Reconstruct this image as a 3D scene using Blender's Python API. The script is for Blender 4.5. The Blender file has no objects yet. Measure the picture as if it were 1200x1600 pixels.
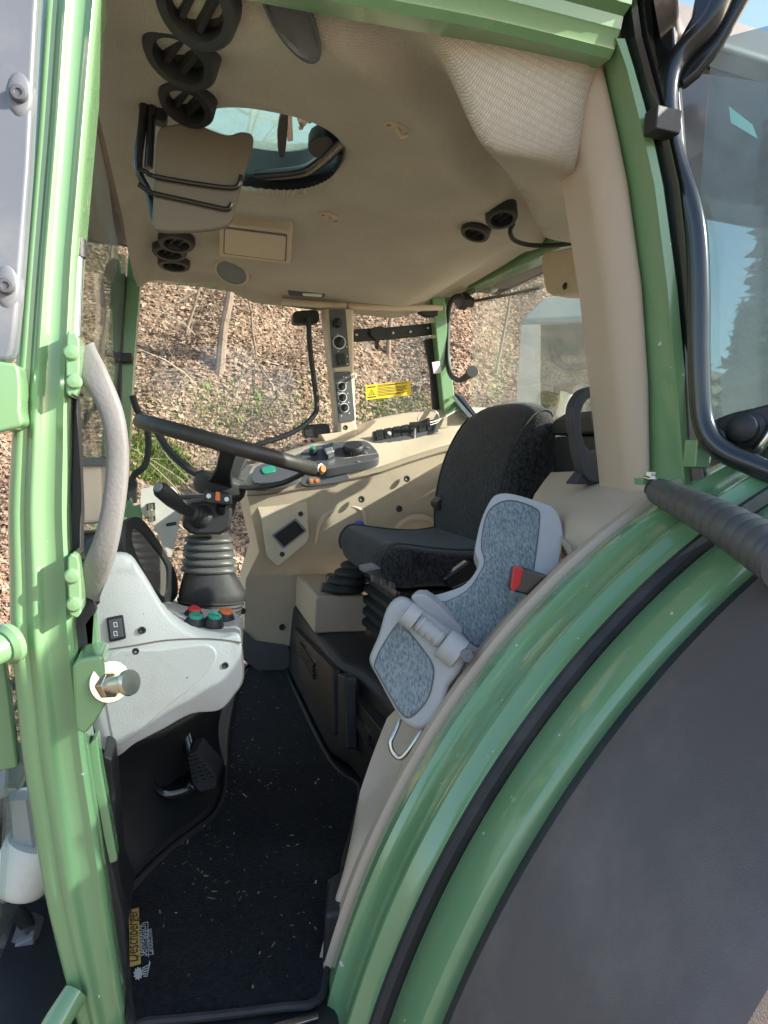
import bpy, bmesh, math, random
import numpy as np
from mathutils import Vector, Matrix, Quaternion
random.seed(7); RNG = np.random.default_rng(7)
scene = bpy.context.scene
COL = scene.collection
R = math.radians

# ---------------------------------------------------------------- camera
# tractor axes: x = towards the rear, y = from the open door into the cab, z = up, z = 0 is the cab floor
F = 1050.0
def _n(v): return v / np.linalg.norm(v)
_dX = _n(np.array([3992 - 600, -(874 - 800), -F])); _dY = np.array([275 - 600, -(700 - 800), -F])
_dY = _n(_dY - _dX * _dX.dot(_dY)); _dZ = np.cross(_dX, _dY)
CM = np.array([_dX, _dY, _dZ]); CP = np.array([0, 0, .78])
cam = bpy.data.cameras.new('camera'); cam_o = bpy.data.objects.new('camera', cam); COL.objects.link(cam_o)
cam.sensor_fit = 'VERTICAL'; cam.sensor_height = 36; cam.lens = 36 * F / 1600
cam.clip_start = .02; cam.clip_end = 3000
m4 = Matrix.Identity(4)
for i in range(3):
    for j in range(3): m4[i][j] = CM[i][j]
    m4[i][3] = CP[i]
cam_o.matrix_world = m4
scene.camera = cam_o
# ---------------------------------------------------------------- sky, sun, exposure
SUN = Vector((.78, -.38, .47)).normalized()          # direction towards the sun
world = bpy.data.worlds.new('World'); scene.world = world; world.use_nodes = True
nt = world.node_tree; nt.nodes.clear()
sky = nt.nodes.new('ShaderNodeTexSky'); sky.sky_type = 'NISHITA'; sky.sun_disc = False
sky.sun_elevation = math.asin(SUN.z); sky.sun_rotation = math.atan2(SUN.x, SUN.y)
sky.air_density = 1.0; sky.dust_density = 1.5; sky.ozone_density = 1.0
bg = nt.nodes.new('ShaderNodeBackground'); bg.inputs[1].default_value = .15
wo = nt.nodes.new('ShaderNodeOutputWorld'); nt.links.new(sky.outputs[0], bg.inputs[0]); nt.links.new(bg.outputs[0], wo.inputs[0])
sl = bpy.data.lights.new('sun', 'SUN'); sl.energy = 5.0; sl.angle = R(.53); sl.color = (1, .94, .84)
so = bpy.data.objects.new('sun', sl); COL.objects.link(so)
so.rotation_euler = SUN.to_track_quat('Z', 'Y').to_euler(); so.location = (20, -14, 14)
scene.view_settings.view_transform = 'Standard'; scene.view_settings.look = 'None'
scene.view_settings.exposure = 1.4; scene.view_settings.gamma = 1
scene.cycles.max_bounces = 10; scene.cycles.transparent_max_bounces = 16; scene.cycles.diffuse_bounces = 5

# ---------------------------------------------------------------- helpers
def P(px, py, x=None, y=None, z=None):
    """photo pixel -> point on the plane x=, y= or z="""
    d = CM @ np.array([px - 600, 800 - py, -F])
    if x is not None: t = (x - CP[0]) / d[0]
    elif y is not None: t = (y - CP[1]) / d[1]
    else: t = (z - CP[2]) / d[2]
    return Vector(CP + t * d)
def PL(px, py, p0, n):
    d = Vector(CM @ np.array([px - 600, 800 - py, -F])); c = Vector(CP)
    return c + d * ((Vector(p0) - c).dot(Vector(n)) / d.dot(Vector(n)))
def PS(pts, **k): return [P(a, b, **k) for a, b in pts]
def sm(pts, n=6, closed=True):
    """Catmull-Rom through the points"""
    pts = [Vector(p) for p in pts]; L = len(pts); out = []
    for i in range(L if closed else L - 1):
        g = (lambda j: pts[j % L]) if closed else (lambda j: pts[max(0, min(L - 1, j))])
        a, b, c, d = g(i - 1), g(i), g(i + 1), g(i + 2)
        for k in range(n):
            t = k / n
            out.append(.5 * ((2 * b) + (c - a) * t + (2 * a - 5 * b + 4 * c - d) * t * t + (3 * b - a - 3 * c + d) * t ** 3))
    if not closed: out.append(pts[-1])
    return out
def lerp(a, b, t): return a + (b - a) * t
def sstep(a, b, x):
    t = min(1, max(0, (x - a) / (b - a))); return t * t * (3 - 2 * t)
def interp(tab, t):
    for (a, va), (b, vb) in zip(tab, tab[1:]):
        if t <= b: return va + (vb - va) * (t - a) / (b - a)
    return tab[-1][1]

MAT = {}
def new_mat(name):
    m = bpy.data.materials.new(name); m.use_nodes = True; MAT[name] = m
    return m, m.node_tree.nodes, m.node_tree.links, m.node_tree.nodes['Principled BSDF']
def mat(name, col, rough=.5, metal=0, coat=0, var=.12, vscale=6, bump=0, bscale=200, spec=.5, dirt=None, dscale=3, damt=.5, rvar=.1, sheen=0, chips=None):
    m, N, L, b = new_mat(name)
    b.inputs['Roughness'].default_value = rough; b.inputs['Metallic'].default_value = metal
    b.inputs['Coat Weight'].default_value = coat; b.inputs['Coat Roughness'].default_value = .08
    b.inputs['Specular IOR Level'].default_value = spec
    if sheen: b.inputs['Sheen Weight'].default_value = sheen
    tc = N.new('ShaderNodeTexCoord')
    n1 = N.new('ShaderNodeTexNoise'); n1.inputs['Scale'].default_value = vscale; n1.inputs['Detail'].default_value = 6
    L.new(tc.outputs['Object'], n1.inputs['Vector'])
    mx = N.new('ShaderNodeMix'); mx.data_type = 'RGBA'
    mx.inputs[6].default_value = (*[c * (1 - var) for c in col], 1); mx.inputs[7].default_value = (*[min(1, c * (1 + var)) for c in col], 1)
    L.new(n1.outputs['Fac'], mx.inputs[0]); out = mx.outputs[2]
    if dirt:
        n2 = N.new('ShaderNodeTexNoise'); n2.inputs['Scale'].default_value = dscale; n2.inputs['Detail'].default_value = 9; n2.inputs['Roughness'].default_value = .7
        L.new(tc.outputs['Object'], n2.inputs['Vector'])
        rp = N.new('ShaderNodeValToRGB'); rp.color_ramp.elements[0].position = .5; rp.color_ramp.elements[1].position = .78
        rp.color_ramp.elements[1].color = (damt, damt, damt, 1)
        L.new(n2.outputs['Fac'], rp.inputs[0])
        m2 = N.new('ShaderNodeMix'); m2.data_type = 'RGBA'; m2.inputs[7].default_value = (*dirt, 1)
        L.new(rp.outputs[0], m2.inputs[0]); L.new(out, m2.inputs[6]); out = m2.outputs[2]
    if chips:
        n5 = N.new('ShaderNodeTexNoise'); n5.inputs['Scale'].default_value = chips[1]; n5.inputs['Detail'].default_value = 2
        L.new(tc.outputs['Object'], n5.inputs['Vector'])
        gt = N.new('ShaderNodeMath'); gt.operation = 'GREATER_THAN'; gt.inputs[1].default_value = chips[2]; L.new(n5.outputs['Fac'], gt.inputs[0])
        m5 = N.new('ShaderNodeMix'); m5.data_type = 'RGBA'; m5.inputs[7].default_value = (*chips[0], 1); L.new(gt.outputs[0], m5.inputs[0]); L.new(out, m5.inputs[6]); out = m5.outputs[2]
    L.new(out, b.inputs['Base Color'])
    if rvar:
        mr = N.new('ShaderNodeMapRange'); mr.inputs[3].default_value = max(.02, rough - rvar); mr.inputs[4].default_value = min(1, rough + rvar)
        L.new(n1.outputs['Fac'], mr.inputs[0]); L.new(mr.outputs[0], b.inputs['Roughness'])
    if bump:
        n3 = N.new('ShaderNodeTexNoise'); n3.inputs['Scale'].default_value = bscale; n3.inputs['Detail'].default_value = 3
        L.new(tc.outputs['Object'], n3.inputs['Vector'])
        bp = N.new('ShaderNodeBump'); bp.inputs['Strength'].default_value = bump; bp.inputs['Distance'].default_value = .002
        L.new(n3.outputs['Fac'], bp.inputs['Height']); L.new(bp.outputs[0], b.inputs['Normal'])
    return m
def glass(name, tint, refl_rough=.02, dust_veil=.0, veil_col=(.6, .58, .52)):
    m, N, L, b = new_mat(name); N.remove(b)
    out = N['Material Output']
    tr = N.new('ShaderNodeBsdfTransparent'); tr.inputs[0].default_value = (*tint, 1)
    gl = N.new('ShaderNodeBsdfGlossy'); gl.inputs['Roughness'].default_value = refl_rough
    lw = N.new('ShaderNodeLayerWeight'); pw = N.new('ShaderNodeMath'); pw.operation = 'POWER'; pw.inputs[1].default_value = 4.5; L.new(lw.outputs['Facing'], pw.inputs[0])
    fr = N.new('ShaderNodeMath'); fr.operation = 'MULTIPLY_ADD'; fr.inputs[1].default_value = .7; fr.inputs[2].default_value = .022; L.new(pw.outputs[0], fr.inputs[0])
    ms = N.new('ShaderNodeMixShader'); L.new(fr.outputs[0], ms.inputs[0]); L.new(tr.outputs[0], ms.inputs[1]); L.new(gl.outputs[0], ms.inputs[2])
    res = ms.outputs[0]
    if dust_veil:
        tc = N.new('ShaderNodeTexCoord'); no = N.new('ShaderNodeTexNoise'); no.inputs['Scale'].default_value = 5; no.inputs['Detail'].default_value = 10; no.inputs['Roughness'].default_value = .75
        L.new(tc.outputs['Object'], no.inputs['Vector'])
        mr = N.new('ShaderNodeMapRange'); mr.inputs[1].default_value = .3; mr.inputs[2].default_value = .8; mr.inputs[3].default_value = dust_veil * .4; mr.inputs[4].default_value = dust_veil * 1.6
        L.new(no.outputs['Fac'], mr.inputs[0])
        d1 = N.new('ShaderNodeBsdfDiffuse'); d1.inputs[0].default_value = (*veil_col, 1); d2 = N.new('ShaderNodeBsdfTranslucent'); d2.inputs[0].default_value = (*veil_col, 1)
        df = N.new('ShaderNodeMixShader'); L.new(d1.outputs[0], df.inputs[1]); L.new(d2.outputs[0], df.inputs[2])
        m2 = N.new('ShaderNodeMixShader'); L.new(mr.outputs[0], m2.inputs[0]); L.new(res, m2.inputs[1]); L.new(df.outputs[0], m2.inputs[2]); res = m2.outputs[0]
    L.new(res, out.inputs[0])
    return m

mat('green', (.165, .31, .15), .24, coat=.7, var=.10, vscale=3, dirt=(.28, .36, .24), dscale=7, damt=.30, chips=((.55, .58, .50), 55, .745))
mat('black_plastic', (.019, .020, .022), .5, bump=.25, bscale=500, var=.2, dirt=(.10, .095, .085), dscale=6, damt=.3)
mat('black_gloss', (.014, .016, .020), .22, coat=.4, var=.2)
mat('rubber', (.02, .02, .022), .65, var=.25, bump=.2, bscale=120, dirt=(.12, .11, .10), dscale=8, damt=.35)
mat('beige', (.60, .495, .375), .55, bump=.22, bscale=420, var=.06, dirt=(.36, .28, .20), dscale=5, damt=.45)
mat('beige_pink', (.50, .395, .305), .52, bump=.2, bscale=420, var=.05, dirt=(.36, .28, .21), dscale=4, damt=.4)
mat('pale_grey', (.55, .53, .50), .5, bump=.3, bscale=420, var=.06, dirt=(.36, .29, .22), dscale=5, damt=.55, chips=((.25, .20, .15), 70, .76))
mat('seat_shell', (.40, .395, .40), .45, bump=.2, bscale=500, var=.06, dirt=(.28, .26, .24), dscale=7, damt=.3)
mat('fender_grey', (.112, .093, .090), .5, bump=.35, bscale=600, var=.25, vscale=2.0, dirt=(.27, .225, .195), dscale=4.0, damt=.4, rvar=.18, chips=((.30, .27, .24), 110, .785))
mat('mid_brown', (.20, .165, .125), .6, bump=.2, bscale=400)
mat('grey_rubber', (.075, .075, .072), .45, var=.2, bump=.1, bscale=100)
mat('lens_mirror', (.42, .40, .36), .06, metal=.75, rvar=0)
mat('slate', (.032, .036, .045), .5, bump=.15, bscale=400)
mat('worn_rim', (.042, .038, .035), .42, var=.3, vscale=18, dirt=(.14, .12, .10), dscale=14, damt=.5)
mat('reflection_teal', (.30, .62, .58), .5)  # colour of the reflection drawn on the door glass
mat('dark_grey', (.09, .092, .10), .45, bump=.15, bscale=400)
mat('mid_grey', (.19, .195, .205), .45, bump=.15, bscale=400)
mat('handle_grey', (.16, .157, .152), .6, bump=.3, bscale=180, dirt=(.17, .16, .14), dscale=7, damt=.6)
mat('steel', (.62, .60, .55), .28, metal=1, var=.15, vscale=12)
mat('zinc', (.48, .44, .34), .3, metal=1, var=.2, vscale=30)
mat('trim_plate', (.13, .14, .16), .32, coat=.35, var=.15, dirt=(.4, .38, .36), dscale=6, damt=.3)
mat('white_plastic', (.72, .72, .70), .4, dirt=(.45, .42, .36), dscale=8, damt=.5)
mat('red', (.60, .045, .05), .4); mat('orange', (.75, .18, .04), .45); mat('teal', (.03, .30, .20), .45); mat('blue', (.05, .11, .45), .4)
mat('yellow', (.85, .60, .02), .45, var=.05); mat('print_black', (.03, .03, .03), .6); mat('print_white', (.75, .75, .74), .6)
mat('print_gold', (.55, .36, .09), .8, var=.2, vscale=60); mat('print_silver', (.50, .52, .52), .8, var=.2, vscale=60)
mat('cream_paint', (.55, .53, .44), .45, dirt=(.3, .26, .2), dscale=4, damt=.4)
mat('grey_green_roof', (.20, .25, .23), .5)
mat('bark', (.20, .15, .11), .9, bump=.8, bscale=40, var=.4, vscale=15)
mat('twig', (.22, .15, .10), .9, var=.4)
mat('stone', (.22, .20, .18), .9, bump=.6, bscale=25, var=.3)
mat('debris', (.42, .36, .24), .9, var=.5, vscale=40)
glass('glass_clear', (.95, .97, .96), dust_veil=.010)
glass('glass_dusty', (.88, .92, .90), dust_veil=.07)
glass('glass_green', (.66, .80, .72), dust_veil=.36, veil_col=(.66, .78, .70))  # pale veil put in for the bright sky tone, also hides branches
glass('glass_dark', (.38, .43, .42))
glass('glass_door', (.58, .66, .68), dust_veil=.10, veil_col=(.55, .62, .66))
glass('glass_wind', (.80, .88, .83), dust_veil=.06)

def fabric(name, c1, c2, scale, stretch, bump, rough=.95, sheen=.2):
    m, N, L, b = new_mat(name)
    b.inputs['Roughness'].default_value = rough; b.inputs['Sheen Weight'].default_value = sheen; b.inputs['Specular IOR Level'].default_value = .2
    tc = N.new('ShaderNodeTexCoord'); mp = N.new('ShaderNodeMapping'); mp.inputs['Scale'].default_value = stretch
    L.new(tc.outputs['Object'], mp.inputs[0])
    v = N.new('ShaderNodeTexVoronoi'); v.inputs['Scale'].default_value = scale; L.new(mp.outputs[0], v.inputs['Vector'])
    n = N.new('ShaderNodeTexNoise'); n.inputs['Scale'].default_value = scale * .6; n.inputs['Detail'].default_value = 4; L.new(mp.outputs[0], n.inputs['Vector'])
    big = N.new('ShaderNodeTexNoise'); big.inputs['Scale'].default_value = 7; big.inputs['Detail'].default_value = 5; L.new(tc.outputs['Object'], big.inputs['Vector'])
    a = N.new('ShaderNodeMath'); a.operation = 'MULTIPLY_ADD'; a.inputs[1].default_value = .35; L.new(big.outputs['Fac'], a.inputs[0]); L.new(n.outputs['Fac'], a.inputs[2])
    rp = N.new('ShaderNodeValToRGB'); rp.color_ramp.elements[0].position = .52; rp.color_ramp.elements[1].position = .82
    rp.color_ramp.elements[0].color = (*c1, 1); rp.color_ramp.elements[1].color = (*c2, 1)
    L.new(a.outputs[0], rp.inputs[0]); L.new(rp.outputs[0], b.inputs['Base Color'])
    bp = N.new('ShaderNodeBump'); bp.inputs['Strength'].default_value = bump; bp.inputs['Distance'].default_value = .003
    L.new(v.outputs['Distance'], bp.inputs['Height']); L.new(bp.outputs[0], b.inputs['Normal'])
fabric('seat_fabric', (.007, .007, .008), (.040, .038, .040), 260, (1, 1, .6), .6)
fabric('grey_fabric', (.13, .16, .175), (.30, .345, .37), 420, (1.6, .55, .55), .5)
fabric('carpet', (.005, .006, .007), (.016, .017, .020), 260, (1, 1, 1), .5, sheen=.05)
def headliner():
    m, N, L, b = new_mat('headliner')
    b.inputs['Roughness'].default_value = .95; b.inputs['Sheen Weight'].default_value = .15; b.inputs['Specular IOR Level'].default_value = .2
    tc = N.new('ShaderNodeTexCoord'); mp = N.new('ShaderNodeMapping'); mp.inputs['Rotation'].default_value = (0, 0, .7); L.new(tc.outputs['Object'], mp.inputs[0])
    br = N.new('ShaderNodeTexBrick'); br.inputs['Scale'].default_value = 92; br.inputs['Mortar Size'].default_value = .09; br.inputs['Mortar Smooth'].default_value = 1
    br.inputs['Color1'].default_value = (.68, .635, .55, 1); br.inputs['Color2'].default_value = (.60, .555, .475, 1); br.inputs['Mortar'].default_value = (.45, .40, .33, 1)
    L.new(mp.outputs[0], br.inputs['Vector'])
    n = N.new('ShaderNodeTexNoise'); n.inputs['Scale'].default_value = 4; n.inputs['Detail'].default_value = 8; L.new(tc.outputs['Object'], n.inputs['Vector'])
    mx = N.new('ShaderNodeMix'); mx.data_type = 'RGBA'; mx.blend_type = 'MULTIPLY'; mx.inputs[0].default_value = .5
    rp = N.new('ShaderNodeValToRGB'); rp.color_ramp.elements[0].position = .3; rp.color_ramp.elements[0].color = (.70, .66, .60, 1); rp.color_ramp.elements[1].position = .65
    L.new(n.outputs['Fac'], rp.inputs[0]); L.new(br.outputs['Color'], mx.inputs[6]); L.new(rp.outputs[0], mx.inputs[7]); L.new(mx.outputs[2], b.inputs['Base Color'])
    bp = N.new('ShaderNodeBump'); bp.inputs['Strength'].default_value = .5; bp.inputs['Distance'].default_value = .002; bp.invert = True
    L.new(br.outputs['Fac'], bp.inputs['Height']); L.new(bp.outputs[0], b.inputs['Normal'])
headliner()
def island_mat(name, cols, rough=.8, trans=0):
    m, N, L, b = new_mat(name); b.inputs['Roughness'].default_value = rough; b.inputs['Specular IOR Level'].default_value = .3
    g = N.new('ShaderNodeNewGeometry'); rp = N.new('ShaderNodeValToRGB'); e = rp.color_ramp.elements
    rp.color_ramp.interpolation = 'CONSTANT'
    e[0].position = 0; e[0].color = (*cols[0], 1); e[1].position = 1 / len(cols); e[1].color = (*cols[1], 1)
    for i, c in enumerate(cols[2:]):
        q = e.new((i + 2) / len(cols)); q.color = (*c, 1)
    L.new(g.outputs['Random Per Island'], rp.inputs[0]); L.new(rp.outputs[0], b.inputs['Base Color'])
    if trans:
        tr = N.new('ShaderNodeBsdfTranslucent'); L.new(rp.outputs[0], tr.inputs[0]); ms = N.new('ShaderNodeMixShader'); ms.inputs[0].default_value = trans
        L.new(b.outputs[0], ms.inputs[1]); L.new(tr.outputs[0], ms.inputs[2]); L.new(ms.outputs[0], N['Material Output'].inputs[0])
island_mat('leaf_litter', [(.32, .215, .145), (.26, .17, .11), (.37, .26, .18), (.20, .13, .085), (.30, .195, .13), (.40, .30, .22), (.24, .16, .105)], trans=.1)
island_mat('grass', [(.10, .17, .03), (.14, .22, .04), (.07, .13, .02), (.22, .22, .07)], trans=.2)
island_mat('needles', [(.02, .05, .02), (.03, .07, .03), (.015, .035, .018)])
island_mat('straw', [(.36, .31, .21), (.24, .19, .12), (.48, .44, .36), (.17, .14, .09), (.12, .10, .07)])
def ground_mat():
    m, N, L, b = new_mat('soil'); b.inputs['Roughness'].default_value = .95
    tc = N.new('ShaderNodeTexCoord'); n = N.new('ShaderNodeTexNoise'); n.inputs['Scale'].default_value = 1.3; n.inputs['Detail'].default_value = 12; n.inputs['Roughness'].default_value = .7
    L.new(tc.outputs['Object'], n.inputs['Vector'])
    rp = N.new('ShaderNodeValToRGB'); e = rp.color_ramp.elements; e[0].position = .35; e[0].color = (.16, .115, .075, 1); e[1].position = .7; e[1].color = (.30, .22, .145, 1)
    L.new(n.outputs['Fac'], rp.inputs[0]); L.new(rp.outputs[0], b.inputs['Base Color'])
    n2 = N.new('ShaderNodeTexNoise'); n2.inputs['Scale'].default_value = 14; n2.inputs['Detail'].default_value = 8; L.new(tc.outputs['Object'], n2.inputs['Vector'])
    bp = N.new('ShaderNodeBump'); bp.inputs['Strength'].default_value = 1; bp.inputs['Distance'].default_value = .06; L.new(n2.outputs['Fac'], bp.inputs['Height']); L.new(bp.outputs[0], b.inputs['Normal'])
ground_mat()

ORI = {}
class MB:
    def __init__(s): s.v = []; s.f = []
    def add(s, vs, fs):
        o = len(s.v); s.v += [Vector(p) for p in vs]; s.f += [tuple(i + o for i in f) for f in fs]; return s
    def box(s, c, d, rot=None):
        c = Vector(c); h = [x / 2 for x in d]; vs = []
        for i in (-1, 1):
            for j in (-1, 1):
                for k in (-1, 1):
                    q = Vector((i * h[0], j * h[1], k * h[2]))
                    vs.append(c + (rot @ q if rot else q))
        return s.add(vs, [(0, 1, 3, 2), (4, 6, 7, 5), (0, 4, 5, 1), (2, 3, 7, 6), (0, 2, 6, 4), (1, 5, 7, 3)])
    def prism(s, pts, ext):
        n = len(pts); ext = Vector(ext); pts = [Vector(p) for p in pts]
        return s.add(pts + [p + ext for p in pts], [tuple(range(n))[::-1], tuple(range(n, 2 * n))] + [(i, (i + 1) % n, n + (i + 1) % n, n + i) for i in range(n)])
    def loft(s, rings, closed=True, cap=True):
        n = len(rings[0]); vs = [p for r in rings for p in r]; fs = []
        for i in range(len(rings) - 1):
            for j in range(n if closed else n - 1):
                a, b = i * n + j, i * n + (j + 1) % n; fs.append((a, b, b + n, a + n))
        if cap and closed: fs += [tuple(range(n))[::-1], tuple(range((len(rings) - 1) * n, len(rings) * n))]
        return s.add(vs, fs)
    def tube(s, path, r, n=12, cap=True):
        path = [Vector(p) for p in path]; L = len(path); rings = []; u = None
        rr = r if isinstance(r, (list, tuple)) else [r] * L
        for i in range(L):
            t = (path[min(i + 1, L - 1)] - path[max(i - 1, 0)]).normalized()
            if u is None: u = t.orthogonal().normalized()
            u = (u - t * u.dot(t)).normalized(); w = t.cross(u)
            rings.append([path[i] + (u * math.cos(2 * math.pi * k / n) + w * math.sin(2 * math.pi * k / n)) * rr[i] for k in range(n)])
        return s.loft(rings, cap=cap)
    def lathe(s, prof, o, ax, n=24, u=None, sc=(1, 1)):
        ax = Vector(ax).normalized(); u = (Vector(u) - ax * Vector(u).dot(ax)).normalized() if u else ax.orthogonal().normalized(); w = ax.cross(u); o = Vector(o)
        return s.loft([[o + ax * h + (u * math.cos(2 * math.pi * k / n) * sc[0] + w * math.sin(2 * math.pi * k / n) * sc[1]) * max(r, 1e-4) for k in range(n)] for r, h in prof])
    def sheet(s, rows): return s.loft(rows, closed=False, cap=False)
    def mesh(s, name, off=Vector()):
        me = bpy.data.meshes.new(name); me.from_pydata([tuple(p - off) for p in s.v], [], s.f); me.validate(); return me
    def build(s, name, m, parent=None, bevel=0, angle=40, sub=0, label=None, solid=0, segs=2, flat=False):
        off = ORI.get(parent.name, Vector()) if parent else Vector()
        me = s.mesh(name, off)
        bm = bmesh.new(); bm.from_mesh(me); bmesh.ops.remove_doubles(bm, verts=bm.verts, dist=1e-6)
        bmesh.ops.recalc_face_normals(bm, faces=bm.faces); bm.to_mesh(me); bm.free()
        o = bpy.data.objects.new(name, me); COL.objects.link(o)
        me.materials.append(MAT[m])
        if parent: o.parent = parent; ORI[o.name] = off
        if not flat:
            me.shade_smooth()
            if not sub: me.set_sharp_from_angle(angle=R(angle))
        if solid:
            q = o.modifiers.new('thick', 'SOLIDIFY'); q.thickness = solid; q.offset = 0
        if bevel:
            q = o.modifiers.new('bevel', 'BEVEL'); q.width = bevel; q.segments = segs; q.limit_method = 'ANGLE'; q.angle_limit = R(35); q.harden_normals = True
        if sub:
            q = o.modifiers.new('subdiv', 'SUBSURF'); q.levels = sub; q.render_levels = sub
        if label: o['label'] = label
        return o
def thing(name, label, cat, loc, group=None):
    o = bpy.data.objects.new(name, None); COL.objects.link(o); o.location = loc; o.empty_display_size = .1
    ORI[o.name] = Vector(loc); o['label'] = label; o['category'] = cat
    if group: o['group'] = group
    return o
def tag(o, label, cat, group=None, kind=None):
    o['label'] = label
    if cat: o['category'] = cat
    if group: o['group'] = group
    if kind: o['kind'] = kind
    return o
def clone(src, parent, M4, name=None):
    c = src.copy(); COL.objects.link(c); c.parent = parent; c.matrix_local = M4
    if name: c.name = name
    ORI[c.name] = ORI.get(parent.name, Vector()); return c
def frame(o, z, x=None):
    z = Vector(z).normalized(); x = Vector(x) if x is not None else z.orthogonal(); x = (x - z * x.dot(z)).normalized(); y = z.cross(x)
    m = Matrix((x, y, z)).transposed().to_4x4(); m.translation = Vector(o); return m
def solid_of(name, mb, m, bevel=0):
    """shared mesh data for repeated small parts"""
    o = mb.build(name, m, None, bevel=bevel); me = o.data; bpy.data.objects.remove(o); return me
def put(name, me, parent, M4, label=None):
    o = bpy.data.objects.new(name, me); COL.objects.link(o); off = ORI.get(parent.name, Vector())
    o.parent = parent; M4 = M4.copy(); M4.translation -= off; o.matrix_local = M4; ORI[o.name] = off
    if label: o['label'] = label
    return o
SCREW_D = solid_of('screw', MB().lathe([(.0001, .002), (.003, .002), (.0035, .0032), (.006, .003), (.0075, .001), (.0075, -.002)], (0, 0, 0), (0, 0, 1), 16), 'dark_grey')
SCREW_S = solid_of('screw', MB().lathe([(.0001, .004), (.004, .0042), (.006, .003), (.0075, .0), (.0075, -.002)], (0, 0, 0), (0, 0, 1), 16), 'steel')
SCREW_HOLE = solid_of('screw', MB().lathe([(.0001, -.0005), (.0055, .0003), (.0065, .0014), (.009, .0012), (.0105, -.001)], (0, 0, 0), (0, 0, 1), 18), 'black_plastic')
def screw(parent, p, n, big=1, kind=None):
    m = frame(p, n) @ Matrix.Scale(big, 4); return put('screw', kind or SCREW_D, parent, m)
def rrect(px, r=.25):
    """corner-cut quad: list of 4 pts -> rounded outline"""
    out = []; n = len(px); px = [Vector(p) for p in px]
    for i in range(n):
        a, b, c = px[i - 1], px[i], px[(i + 1) % n]
        d = min((a - b).length, (c - b).length) * r
        p1 = b + (a - b).normalized() * d; p2 = b + (c - b).normalized() * d
        for k in range(5):
            t = k / 4; out.append((1 - t) ** 2 * p1 + 2 * t * (1 - t) * b + t * t * p2)
    return out
def plate(name, m, parent, pts, ext, bevel=0, label=None, segs=2):
    return MB().prism(pts, ext).build(name, m, parent, bevel=bevel, label=label, segs=segs)
Y = Vector((0, 1, 0)); X = Vector((1, 0, 0)); Z = Vector((0, 0, 1))

# ================================================================ the setting: bank, ground, trees
GZ = -1.25
def bank(x, y):
    """height of the ground: flat yard, then a leafy bank that dies away towards the rear"""
    x = np.asarray(x, float); y = np.asarray(y, float)
    s = np.clip((y - 3.9) / 1.6, 0, 1); s = s * s * (3 - 2 * s)
    h = np.maximum(0, y - 4.3) * .74 * s
    h = np.where(y > 14, 9.7 * .74 + (y - 14) * .12, h)
    t = np.clip((.95 - x / np.maximum(y, .1)) / .15, 0, 1); t = t * t * (3 - 2 * t)
    bump = .10 * np.sin(x * 1.9 + y * .7) + .07 * np.sin(x * 4.1 - y * 2.3 + 1) + .05 * np.sin(y * 5.3 + x * 1.1)
    return GZ + h * t + bump * s * (.3 + .7 * t)
def terrain():
    xs = np.concatenate([np.linspace(-900, -30, 12), np.linspace(-26, 28, 150), np.linspace(34, 900, 12)])
    ys = np.concatenate([np.linspace(-900, -12, 10), np.linspace(-8, 3.4, 12), np.linspace(3.6, 26, 110), np.linspace(28, 60, 12), np.linspace(90, 900, 8)])
    gx, gy = np.meshgrid(xs, ys); gz = bank(gx, np.minimum(gy, 60))
    v = np.stack([gx, gy, gz], -1).reshape(-1, 3); nx = len(xs); f = []
    for j in range(len(ys) - 1):
        for i in range(nx - 1): f.append((j * nx + i, j * nx + i + 1, (j + 1) * nx + i + 1, (j + 1) * nx + i))
    me = bpy.data.meshes.new('ground'); me.from_pydata(v.tolist(), [], f); me.shade_smooth(); me.materials.append(MAT['soil'])
    o = bpy.data.objects.new('ground', me); COL.objects.link(o); o['kind'] = 'structure'
    tag(o, 'brown earth yard rising into a steep leafy bank beyond the cab', None, kind='structure')
terrain()
def cards(name, centres, size, normal_jit, m, aspect=.6, curl=.25, up=None):
    """many small folded leaf faces as one mesh"""
    n = len(centres); c = np.asarray(centres); a = RNG.uniform(0, 2 * np.pi, n)
    nrm = np.asarray(up) + RNG.normal(0, normal_jit, (n, 3)); nrm /= np.linalg.norm(nrm, axis=1)[:, None]
    t = np.stack([np.cos(a), np.sin(a), RNG.normal(0, .3, n)], 1); t -= nrm * (t * nrm).sum(1)[:, None]; t /= np.linalg.norm(t, axis=1)[:, None]
    b = np.cross(nrm, t); s = (np.asarray(size) * np.clip(RNG.lognormal(0, .42, n), .35, 2.4))[:, None]
    bend = nrm * s * RNG.uniform(-curl, curl, (n, 1))
    v = np.stack([c - t * s, c + b * s * aspect + bend, c + t * s, c - b * s * aspect + bend], 1).reshape(-1, 3)
    idx = np.arange(n) * 4; f = np.stack([np.stack([idx, idx + 1, idx + 2], 1), np.stack([idx, idx + 2, idx + 3], 1)], 1).reshape(-1, 3)
    me = bpy.data.meshes.new(name); me.from_pydata(v.tolist(), [], f.tolist()); me.materials.append(MAT[m])
    o = bpy.data.objects.new(name, me); COL.objects.link(o); return o
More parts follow.
